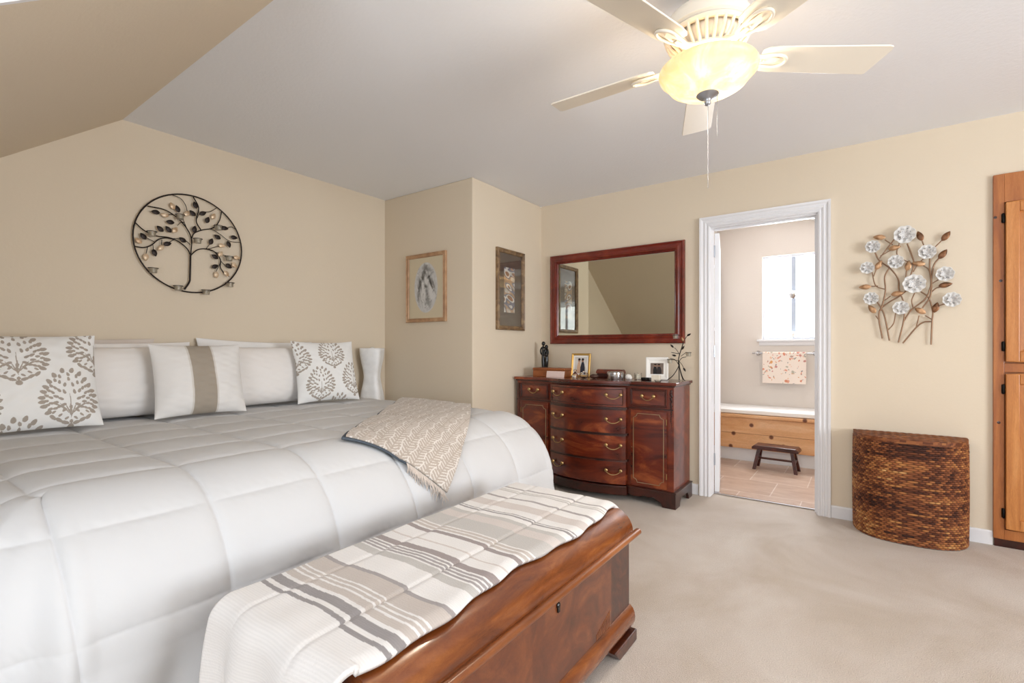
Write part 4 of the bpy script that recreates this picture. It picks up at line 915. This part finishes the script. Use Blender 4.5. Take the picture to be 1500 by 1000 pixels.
# branch candle holder
bh = thing('branch_candle_holder', 'black metal branch candle holder with leaves at dresser right end', 'candle holder', (-1.105, 3.64, ZD))
Q = lambda dx, dz, dy=0: (-1.105 + dx, 3.64 + dy, ZD + dz)
for L_, r in (([(0, .005), (-.002, .10), (-.006, .15), (.004, .20), (.02, .25), (.03, .29), (.028, .315)], .0038), ([(-.078, .006, -.03), (-.04, .04, -.018), (-.008, .10), (0, .14)], .003), ([(.052, .004, -.035), (.03, .03, -.02), (.006, .09), (0, .13)], .003), ([(.01, .004, .06), (.004, .05, .03), (0, .11)], .003),
              ([(.0, .20), (-.03, .205), (-.058, .21)], .0025), ([(-.005, .14), (.02, .17), (.05, .178)], .0025), ([(-.004, .12), (-.03, .155), (-.066, .165)], .0025), ([(.03, .29), (.05, .32), (.06, .335)], .0022), ([(-.004, .15), (.02, .12), (.03, .10)], .0022), ([(.0, .2), (-.02, .23), (-.035, .245)], .0022)):
    MB().tube([Q(*p) for p in spline([p if len(p) == 3 else (*p, 0) for p in [(q[0], q[1], q[2] if len(q) > 2 else 0) for q in L_]], 5)], r, 6).build('branch', M['iron'], bh, smooth=60)
HF = lambda a, b, n: (-1.105 + a, 3.64 - n, ZD + b)
for (u, v, an) in ((.055, .33, 30), (-.04, .245, 135), (.03, .10, -60), (-.02, .185, 170), (.02, .23, 60)):
    m = MB(); leaf_mesh(m, (u, v), R(an), .035, .014, HF); m.build('leaf', M['iron'], bh, smooth=60)
for u, v, an in ((.03, .29, 110),):
    m = MB(); leaf_mesh(m, (u, v), R(an), .035, .02, HF); m.build('leaf', M['bleaf'], bh, smooth=60)
for (u, v), wh in zip(((-.028, .312), (.066, .182), (-.070, .130)), ('at top of branch holder', 'on right arm of branch holder', 'lowest on branch holder')):
    c = Q(u, v)
    m = MB(); m.tube([(c[0] + .020 * math.cos(a_ * PI / 10), c[1] + .020 * math.sin(a_ * PI / 10), c[2] + .026) for a_ in range(20)], .0018, 6, True)
    m.tube([(c[0] + (.020 if u < 0 else -.020), c[1], c[2] + .026), Q(.012 if u > -.05 else -.006, v + (.02 if u < 0 else 0))], .002, 6); m.build('cup_holder', M['iron'], bh, smooth=60)
    t = thing('votive_cup', 'white glass votive cup ' + wh, 'candle cup', (c[0], c[1], c[2]), 'votive cups on the branch holder')
    cup_mesh(c, .0185, .032).build('glass', M['frost'], t, smooth=50)
    MB().lathe([(.001, 0), (.013, 0), (.013, .014), (.001, .015)], (c[0], c[1], c[2] + .0045), 14).build('candle', M['wax'], t, smooth=50)
# ------------------------------------------------------------------ seagrass hamper
hx0, hx1, hh_ = -.050, .478, .60
hp = thing('hamper', 'tall half-round woven brown laundry hamper against the back wall', 'hamper', (.214, 3.72, 0))
def hamper_outline(s, grow=0):       # s 0..1 around: half ellipse front, flat back
    cx_ = (hx0 + hx1) / 2; a_ = (hx1 - hx0) / 2 + grow; b_ = .275 + grow; yb2 = 3.845 + grow * .3
    half = .70; t = np.clip(s / half, 0, 1) * PI
    ex = 2 / 2.6
    xf = cx_ - a_ * np.sign(np.cos(t)) * np.abs(np.cos(t)) ** ex; yf2 = yb2 - b_ * np.abs(np.sin(t)) ** ex
    t2 = np.clip((s - half) / (1 - half), 0, 1); xb2 = cx_ + a_ - 2 * a_ * t2
    return np.where(s <= half, xf, xb2), np.where(s <= half, yf2, yb2)
nu, nv = 580, 380
s = np.linspace(0, 1, nu); z = np.linspace(.004, hh_ - .028, nv); S, Z = np.meshgrid(s, z, indexing='ij')
rowh = .0115; NC = 48
row = np.floor(Z / rowh).astype(int); fr = Z / rowh - row; ph = (S * NC + .5 * (row % 2)); cidx = np.floor(ph).astype(int); fc = ph - cidx
rowp = np.abs(np.sin(fr * PI)) ** .6; strand = np.abs(np.sin(fc * PI)) ** .7
disp = .0085 * rowp * (.35 + .65 * strand)
bulge = .003 * np.sin(Z / hh_ * PI)
X0, Y0 = hamper_outline(S, 0.0); X1, Y1 = hamper_outline(S, .01)
k_ = (disp + bulge) / .01; Xh = X0 + (X1 - X0) * k_; Yh = Y0 + (Y1 - Y0) * k_
rs = np.random.RandomState(3); rt = rs.rand(80, 80)
tone = rt[row % 80, cidx % 80] * .55 + rs.rand(80)[row % 80] * .35 - .02 + (.5 + .9 * smooth_noise(S * 6, Z * 9, 17, 1.6)) * .55
stops = np.array([0, .3, .55, .8, 1.05, 1.3]); cols = np.array([lin(h) for h in ('#23120d', '#3f2015', '#63351e', '#8a5230', '#a9713f', '#c29660')])
col = np.stack([np.interp(tone, stops, cols[:, i]) for i in range(3)], -1); col *= (.35 + .95 * (rowp * strand))[..., None]  # strand crests lightened, gaps darkened: highlight and shade put into the colour
grid('basket', np.stack([Xh, Yh, Z], -1)[::-1] if False else np.stack([Xh, Yh, Z], -1), M['vcw'], hp, col=col, solid=.004)
# lid: woven, slightly domed, with a rounded rim
nr = 60; q = np.linspace(0, 1, nr); S, Q_ = np.meshgrid(np.linspace(0, 1, 420), q, indexing='ij')
Xo, Yo = hamper_outline(S, .008); cxl, cyl = (hx0 + hx1) / 2, 3.745
rim = 1 - (1 - np.clip(Q_ / .12, 0, 1)) ** 2
rad = np.where(Q_ < .12, 1.0, 1 - (Q_ - .12) / .88); Xl = cxl + (Xo - cxl) * rad; Yl = cyl + (Yo - cyl) * rad
Zl = hh_ - .026 + .024 * rim + .010 * (1 - rad ** 2) + .002 * np.abs(np.sin(Yl * 260)) * np.abs(np.sin(Xl * 90)) * (Q_ > .1)
rowl = np.where(Q_ < .12, np.floor(Zl / .009), np.floor(Yl / .0095)).astype(int); cl = np.floor(np.where(Q_ < .12, S * 60, Xl / .022) + .5 * (rowl % 2)).astype(int)
tone = rt[rowl % 80, cl % 80] * .5 + .45 + .2 * smooth_noise(Xl * 3, Yl * 9, 8, 3)
col = np.stack([np.interp(tone, stops, cols[:, i]) for i in range(3)], -1)
grid('lid', np.stack([Xl, Yl, Zl], -1), M['vcw'], hp, col=col)
m = MB(); m.tube([(hx1 + .002, 3.79 - .03 * math.cos(i * PI / 6), .535 - .022 * math.sin(i * PI / 6)) for i in range(7)], .005, 6); m.build('handle', M['hinge'], hp, smooth=60)

# ------------------------------------------------------------------ pine linen cabinet built into the wall
pc = thing('pine_cabinet', 'tall honey pine built-in cupboard at right edge of the back wall', 'cupboard', (1.2, D, 0))
px0, px1, pz = .595, 1.85, 2.10; FY = D - .022
m = MB(); m.box(px0, px0 + .045, FY, D, .045, pz); m.box(px1 - .045, px1, FY, D, .045, pz); m.box(px0 + .045, px1 - .045, FY, D, pz - .16, pz); m.box(px0 + .045, px1 - .045, FY, D, .985, 1.035); m.box(px0 + .045, px1 - .045, FY, D, .045, .10); m.box((px0 + px1) / 2 - .03, (px0 + px1) / 2 + .03, FY, D, .10, pz - .16)
m.box(px0 + .046, px1 - .046, D - .004, D, .1, pz - .16)
m.build('face_frame', M['pined'], pc, bevel=.002)
box('kick_board', M['mahogd'], pc, px0 + .004, px1, FY + .004, D, 0, .045)
def cdoor(x0, x1, z0, z1, hl):
    d = thing_door = MB(); f = .055
    y0, y1 = FY - .020, FY - .001
    m = MB(); m.box(x0, x0 + f, y0, y1, z0, z1); m.box(x1 - f, x1, y0, y1, z0, z1); m.box(x0 + f, x1 - f, y0, y1, z0, z0 + f); m.box(x0 + f, x1 - f, y0, y1, z1 - f, z1)
    d = m.build('door', M['pine'], pc, bevel=.004)
    m = MB(); a, b, c, e = x0 + f, x1 - f, z0 + f, z1 - f; ins = .035
    vs = [(a, y0 + .012, c), (b, y0 + .012, c), (b, y0 + .012, e), (a, y0 + .012, e), (a + ins, y0 + .004, c + ins), (b - ins, y0 + .004, c + ins), (b - ins, y0 + .004, e - ins), (a + ins, y0 + .004, e - ins)]
    vs += [(a, y1, c), (b, y1, c), (b, y1, e), (a, y1, e)]
    m.add(vs, [(4, 5, 6, 7), (0, 1, 5, 4), (1, 2, 6, 5), (2, 3, 7, 6), (3, 0, 4, 7), (11, 10, 9, 8), (0, 8, 9, 1), (1, 9, 10, 2), (2, 10, 11, 3), (3, 11, 8, 0)])
    m.build('raised_panel', M['pine'], d)
    hx = x0 - .008 if hl else x1 + .008
    for z in (z0 + .085, z1 - .085):
        m = MB(); m.lathe([(.004, -.028), (.007, -.022), (.007, .022), (.004, .028)], (hx, FY - .006, z), 12); m.box(hx - .008 if hl else hx, hx if hl else hx + .008, FY - .004, FY - .0005, z - .025, z + .025); m.build('hinge', M['hinge'], d, smooth=50)
    kx = x1 - .03 if hl else x0 + .03
    MB().lathe([(.007, 0), (.006, -.012), (.015, -.018), (.015, -.024), (.001, -.028)], (kx, y0, (z0 + z1) / 2), 18, 'y').build('knob', M['hinge'], d, smooth=50)
mid = (px0 + px1) / 2
cdoor(px0 + .048, mid - .022, 1.045, 1.935, True); cdoor(mid + .022, px1 - .048, 1.045, 1.935, False)
cdoor(px0 + .048, mid - .022, .108, .975, True); cdoor(mid + .022, px1 - .048, .108, .975, False)
m = MB()
for (x, z) in ((px0 + .022, .70), (px0 + .008, 1.86), (px0 + .03, 1.5)): m.lathe([(.008, 0), (.001, -.0008)], (x, FY, z), 12, 'y')
m.build('wood_knot', M['mahogd'], pc)

# ------------------------------------------------------------------ bathroom: tub surround bench, cushion, stool, towel
BF = 5.275
be = thing('bench', 'built-in knotty pine bench under the bathroom window', 'bench', (-.3, 5.55, 0))
box('plinth', M['white'], be, BXL + .002, 1.0, BF + .03, BY - .001, 0, .125)
for k, (z0, z1) in enumerate(((.125, .272), (.274, .43))): box('front_board', M['pineh'], be, BXL + .002, 1.0, BF, BF + .025, z0, z1, .003)
box('top_board', M['pineh'], be, BXL + .002, 1.0, BF - .022, BY - .001, .432, .462, .004)
# folded white towel pad on the bench
n = 120; U, Vv = np.meshgrid(np.linspace(0, 1, 220), np.linspace(0, 2 * PI, 60, endpoint=True), indexing='ij')
sc2 = (np.abs(np.cos(Vv)) ** 8 + np.abs(np.sin(Vv)) ** 8) ** (-1 / 8); hw = .265 * (1 - .0 * U)
Yp = 5.56 + np.clip(np.cos(Vv) * sc2, -1, 1) * .282; Zp = .462 + .024 + np.sin(Vv) * sc2 * .022 * (1 - .15 * np.cos(Vv)) + .004 * smooth_noise(U * 9, Vv, 5, 4) * (np.sin(Vv) > 0)
Xp = -1.335 + U * 2.3
pd = grid('bench_cushion', np.stack([Xp, Yp, Zp], -1), M['cotton'])
tag(pd, 'long white terry pad lying on the pine bench in the bathroom', 'cushion')
# step stool
sx, sy = -.655, 5.06
ss = thing('step_stool', 'small dark red-brown wooden step stool before the pine bench', 'stool', (sx, sy, 0))
m = MB(); m.xf = Matrix.Translation((sx, sy, 0)) @ Matrix.Rotation(R(-3), 4, 'Z'); XF = m.xf
m.prism([(-.19, .185), (.19, .185), (.19, .205), (.17, .222), (-.17, .222), (-.19, .205)], 'y', -.085, .085); m.build('seat', M['stool'], ss, bevel=.005)
for a_ in (-1, 1):
    for b_ in (-1, 1):
        m = MB(); m.xf = XF; x0, x1, y0, y1 = a_ * .135, a_ * .170, b_ * .05, b_ * .078
        vs = []
        for (x, y, z) in ((x1, y1, 0), (x0, y0, .1845)):
            vs += [(x - .014, y - .014, z), (x + .014, y - .014, z), (x + .014, y + .014, z), (x - .014, y + .014, z)]
        m.add(vs, [(0, 3, 2, 1), (4, 5, 6, 7), (0, 1, 5, 4), (1, 2, 6, 5), (2, 3, 7, 6), (3, 0, 4, 7)]); m.build('leg', M['stool'], ss, bevel=.002)
    m = MB(); m.xf = XF; m.box(a_ * .15 - .01, a_ * .15 + .01, -.05, .05, .085, .107); m.build('side_rail', M['stool'], ss)
m = MB(); m.xf = XF; m.box(-.139, .139, -.009, .009, .088, .104); m.build('stretcher', M['stool'], ss)
# towel bar and towel
tb = thing('towel_bar', 'chrome towel bar under the bathroom window', 'towel bar', (-.66, BY, 1.05))
MB().tube([(-.975, BY - .075, 1.066), (-.35, BY - .075, 1.066)], .009, 12).build('bar', M['chrome'], tb, smooth=60)
for x in (-.93, -.40):
    m = MB(); m.lathe([(.026, 0), (.026, -.01), (.014, -.02), (.011, -.07), (.017, -.075), (.017, -.085), (.001, -.09)], (x, BY, 1.066), 20, 'y'); m.build('bracket', M['chrome'], tb, smooth=50)
n = 130; U, Vv = np.meshgrid(np.linspace(0, 1, n), np.linspace(-1, 1, 220), indexing='ij')
tw0, tw1 = -.875, -.478; Lf = .315
z_ = np.where(np.abs(Vv) < .05, 1.066 + .0135 * np.cos(Vv / .05 * PI / 2), 1.066 - (np.abs(Vv) - .05) / .95 * (Lf - .03 * (Vv > 0)))
y_ = BY - .075 + np.where(np.abs(Vv) < .05, .0135 * np.sin(Vv / .05 * PI / 2), np.sign(Vv) * (.0135 + .002 * np.sin(U * 20)))
rs = np.random.RandomState(12); c = np.broadcast_to(lin('#efe0d4'), U.shape + (3,)).copy(); Xt = tw0 + U * (tw1 - tw0); Vt = Vv * Lf
for q in range(230):
    a0, b0 = rs.uniform(tw0, tw1), rs.uniform(-Lf, Lf); r0 = rs.uniform(.005, .017); an = rs.uniform(0, PI); el = rs.uniform(.25, .9)
    dx, dy = Xt - a0, Vt - b0; p = dx * math.cos(an) + dy * math.sin(an); q_ = -dx * math.sin(an) + dy * math.cos(an)
    hc = ['#e0a48c', '#d98f72', '#d9a06a', '#8e8d8a', '#6f7274', '#c98f86', '#b9b2a2', '#e8c3a6'][rs.randint(8)]
    if hc in ('#8e8d8a', '#6f7274'): r0 *= .7; el *= .5
    c[(p / r0) ** 2 + (q_ / (r0 * el)) ** 2 < 1] = lin(hc)
tw = grid('hand_towel', np.stack([Xt, y_, z_], -1), M['vc'], col=c, solid=.003)
tag(tw, 'white hand towel printed with peach and grey flowers on towel bar', 'towel')
# hanging ornaments in the window
def orn(name, label, x, z, r, mat, ztop):
    e = thing(name, label, 'ornament', (x, BY - .0, z - r)); y = BY + .005
    m = MB(); m.lathe([(.001, -r), (r * .6, -r * .8), (r, -.1 * r), (r, .35 * r), (r * .6, .7 * r), (r * .2, r), (.001, r)], (x, y, z), 20); m.build('body', mat, e, smooth=30)
    MB().tube([(x, y, z + r), (x, y, ztop)], .0012, 5).build('cord', M['nickel'], e)
orn('window_ornament', 'silvery beaded ball hanging at middle of bathroom window', -.605, 1.675, .045, M['chrome'], 2.098)
orn('window_ornament', 'small pale crystal drop hanging low in bathroom window', -.60, 1.262, .03, M['porc'], 1.625)
# shallow white framed panel on the left bathroom wall
wf = thing('white_wall_panel', 'white framed panel on left bathroom wall, seen edge on', 'picture', (BXL, 5.6, 1.31))
frame_mesh(5.42, 5.80, 1.31, 2.02, [(0, 0), (0, .03), (.03, .03), (.03, 0)], lambda u, v, n: (BXL + .001 + n, u, v)).build('frame', M['white'], wf, bevel=.002)
box('panel', M['porc'], wf, BXL + .001, BXL + .012, 5.45, 5.77, 1.34, 1.99)
ot = thing('outlet_plate', 'small beige outlet plate low on left bathroom wall', 'outlet', (BXL, 5.80, .88))
box('plate', M['mat'], ot, BXL, BXL + .008, 5.77, 5.835, .88, .99, .002)

# ------------------------------------------------------------------ ceiling fan with light
fcx, fcy = -.455, 1.829
fn = thing('ceiling_fan', 'cream five-blade ceiling fan with lit alabaster bowl', 'ceiling fan', (fcx, fcy, 1.99))
FC = (fcx, fcy, 0)
MB().lathe([(.075, 2.439), (.078, 2.42), (.062, 2.385), (.03, 2.375), (.022, 2.37), (.022, 2.33)], FC, 40).build('canopy', M['cream'], fn, smooth=40)
MB().lathe([(.04, 2.335), (.09, 2.325), (.135, 2.30), (.150, 2.27), (.150, 2.245), (.142, 2.238)], FC, 56).build('motor_housing', M['cream'], fn, smooth=35)
# vented lower ring: slots modelled as openings between bars
m = MB(); m.lathe([(.142, 2.237), (.146, 2.230), (.138, 2.222), (.128, 2.222), (.128, 2.237)], FC, 56); m.lathe([(.098, 2.175), (.100, 2.166), (.06, 2.160), (.04, 2.160), (.04, 2.18), (.09, 2.18)], FC, 56)
for k in range(28):
    a_ = 2 * PI * k / 28; c_, s_ = math.cos(a_), math.sin(a_)
    m.tube([(fcx + .137 * c_, fcy + .137 * s_, 2.226), (fcx + .124 * c_, fcy + .124 * s_, 2.200), (fcx + .094 * c_, fcy + .094 * s_, 2.172)], .0060, 8)
m.build('vented_ring', M['cream'], fn, smooth=35)
MB().lathe([(.112, 2.236), (.108, 2.205), (.085, 2.182)], FC, 40, cap=False).build('motor', M['cream'], fn, smooth=40)
MB().lathe([(.060, 2.159), (.066, 2.150), (.060, 2.125), (.045, 2.115)], FC, 40).build('light_fitter', M['cream'], fn, smooth=40)
zbl = 2.152
for k in range(5):
    ang = R(36.2 + 72 * k); ROT = Matrix.Translation((fcx, fcy, zbl)) @ Matrix.Rotation(ang, 4, 'Z')
    PIT = ROT @ Matrix.Rotation(R(-12), 4, 'X')
    outline = [(.185, -.040), (.20, -.052), (.24, -.060), (.60, -.070), (.612, -.066), (.632, .045), (.628, .058), (.615, .063), (.24, .056), (.20, .050), (.185, .038)]
    m = MB(); m.xf = PIT; m.prism([(x, -y) for x, y in outline][::-1], 'z', .003, .009); bl_ = m.build('blade', M['cream'], fn, bevel=.002)
    m = MB(); m.xf = PIT
    m.tube([(.235 + .045 * math.cos(t), .028 * math.sin(t), -.004) for t in [i * PI / 12 - PI / 2 for i in range(13)]] , .0055, 8)
    m.tube([(.235, -.028, -.004), (.19, -.022, -.003), (.15, -.012, .0)], .0055, 8); m.tube([(.235, .028, -.004), (.19, .022, -.003), (.15, .012, .0)], .0055, 8)
    m.prism([(.185, -.018), (.272, -.010), (.278, 0), (.272, .010), (.185, .018)], 'z', -.002, .003)
    for sx_ in (.20, .245): m.lathe([(.005, -.004), (.001, -.006)], (sx_, 0, 0), 10)
    m.xf = ROT; m.tube([(.088, 0, .028), (.11, 0, .008), (.15, 0, .000), (.19, 0, .0)], [.012, .013, .011, .008], 8)
    m.build('blade_bracket', M['cream'], fn, smooth=50)
bw = [(.165, 2.118), (.168, 2.112), (.165, 2.100), (.155, 2.090), (.146, 2.084), (.142, 2.076), (.130, 2.060), (.105, 2.045), (.075, 2.034), (.040, 2.028), (.012, 2.026)]
bw2 = [(r - .004 if r > .02 else r, z + .004) for r, z in bw][::-1]
MB().lathe(bw + bw2, FC, 72, cap=False).build('glass_bowl', M['bowl'], fn, smooth=60)
MB().lathe([(.001, 2.034), (.036, 2.032), (.038, 2.026), (.030, 2.018), (.014, 2.012), (.010, 2.004), (.012, 1.998), (.008, 1.990), (.001, 1.988)], FC, 32).build('finial', M['nickel'], fn, smooth=50)
for (dx, dy, z0, z1) in ((.002, -.002, 1.988, 1.69), (.03, .014, 2.02, 1.875)):
    ch_ = MB()
    n_ = int((z0 - z1) / .0062)
    for q in range(n_): ch_.ball((fcx + dx, fcy + dy, z0 - q * .0062), .0017, 6)
    ch_.tube([(fcx + dx, fcy + dy, z0), (fcx + dx, fcy + dy, z1)], .0006, 4); ch_.build('pull_chain', M['nickel'], fn, smooth=180)
lt = bpy.data.lights.new('fan_bulb', 'POINT'); lt.energy = 20; lt.color = (1, .84, .64); lt.shadow_soft_size = .05
lo = bpy.data.objects.new('fan_bulb', lt); C.collection.objects.link(lo); lo.location = (0, 0, 2.100 - 1.99 + .012); lo.parent = fn
lt = bpy.data.lights.new('fan_bowl_glow', 'SPOT'); lt.energy = 20; lt.color = (1, .86, .68); lt.shadow_soft_size = .05; lt.spot_size = R(165); lt.spot_blend = .5
lo = bpy.data.objects.new('fan_bowl_glow', lt); C.collection.objects.link(lo); lo.location = (-.10, .07, 1.985 - 1.99); lo.parent = fn
MB().ball((fcx + .075, fcy - .128, 2.290), .017, 16, (1.3, .5, .7)).build('badge', flat('dark_red_enamel', '#4a1512', .3), fn, smooth=180)
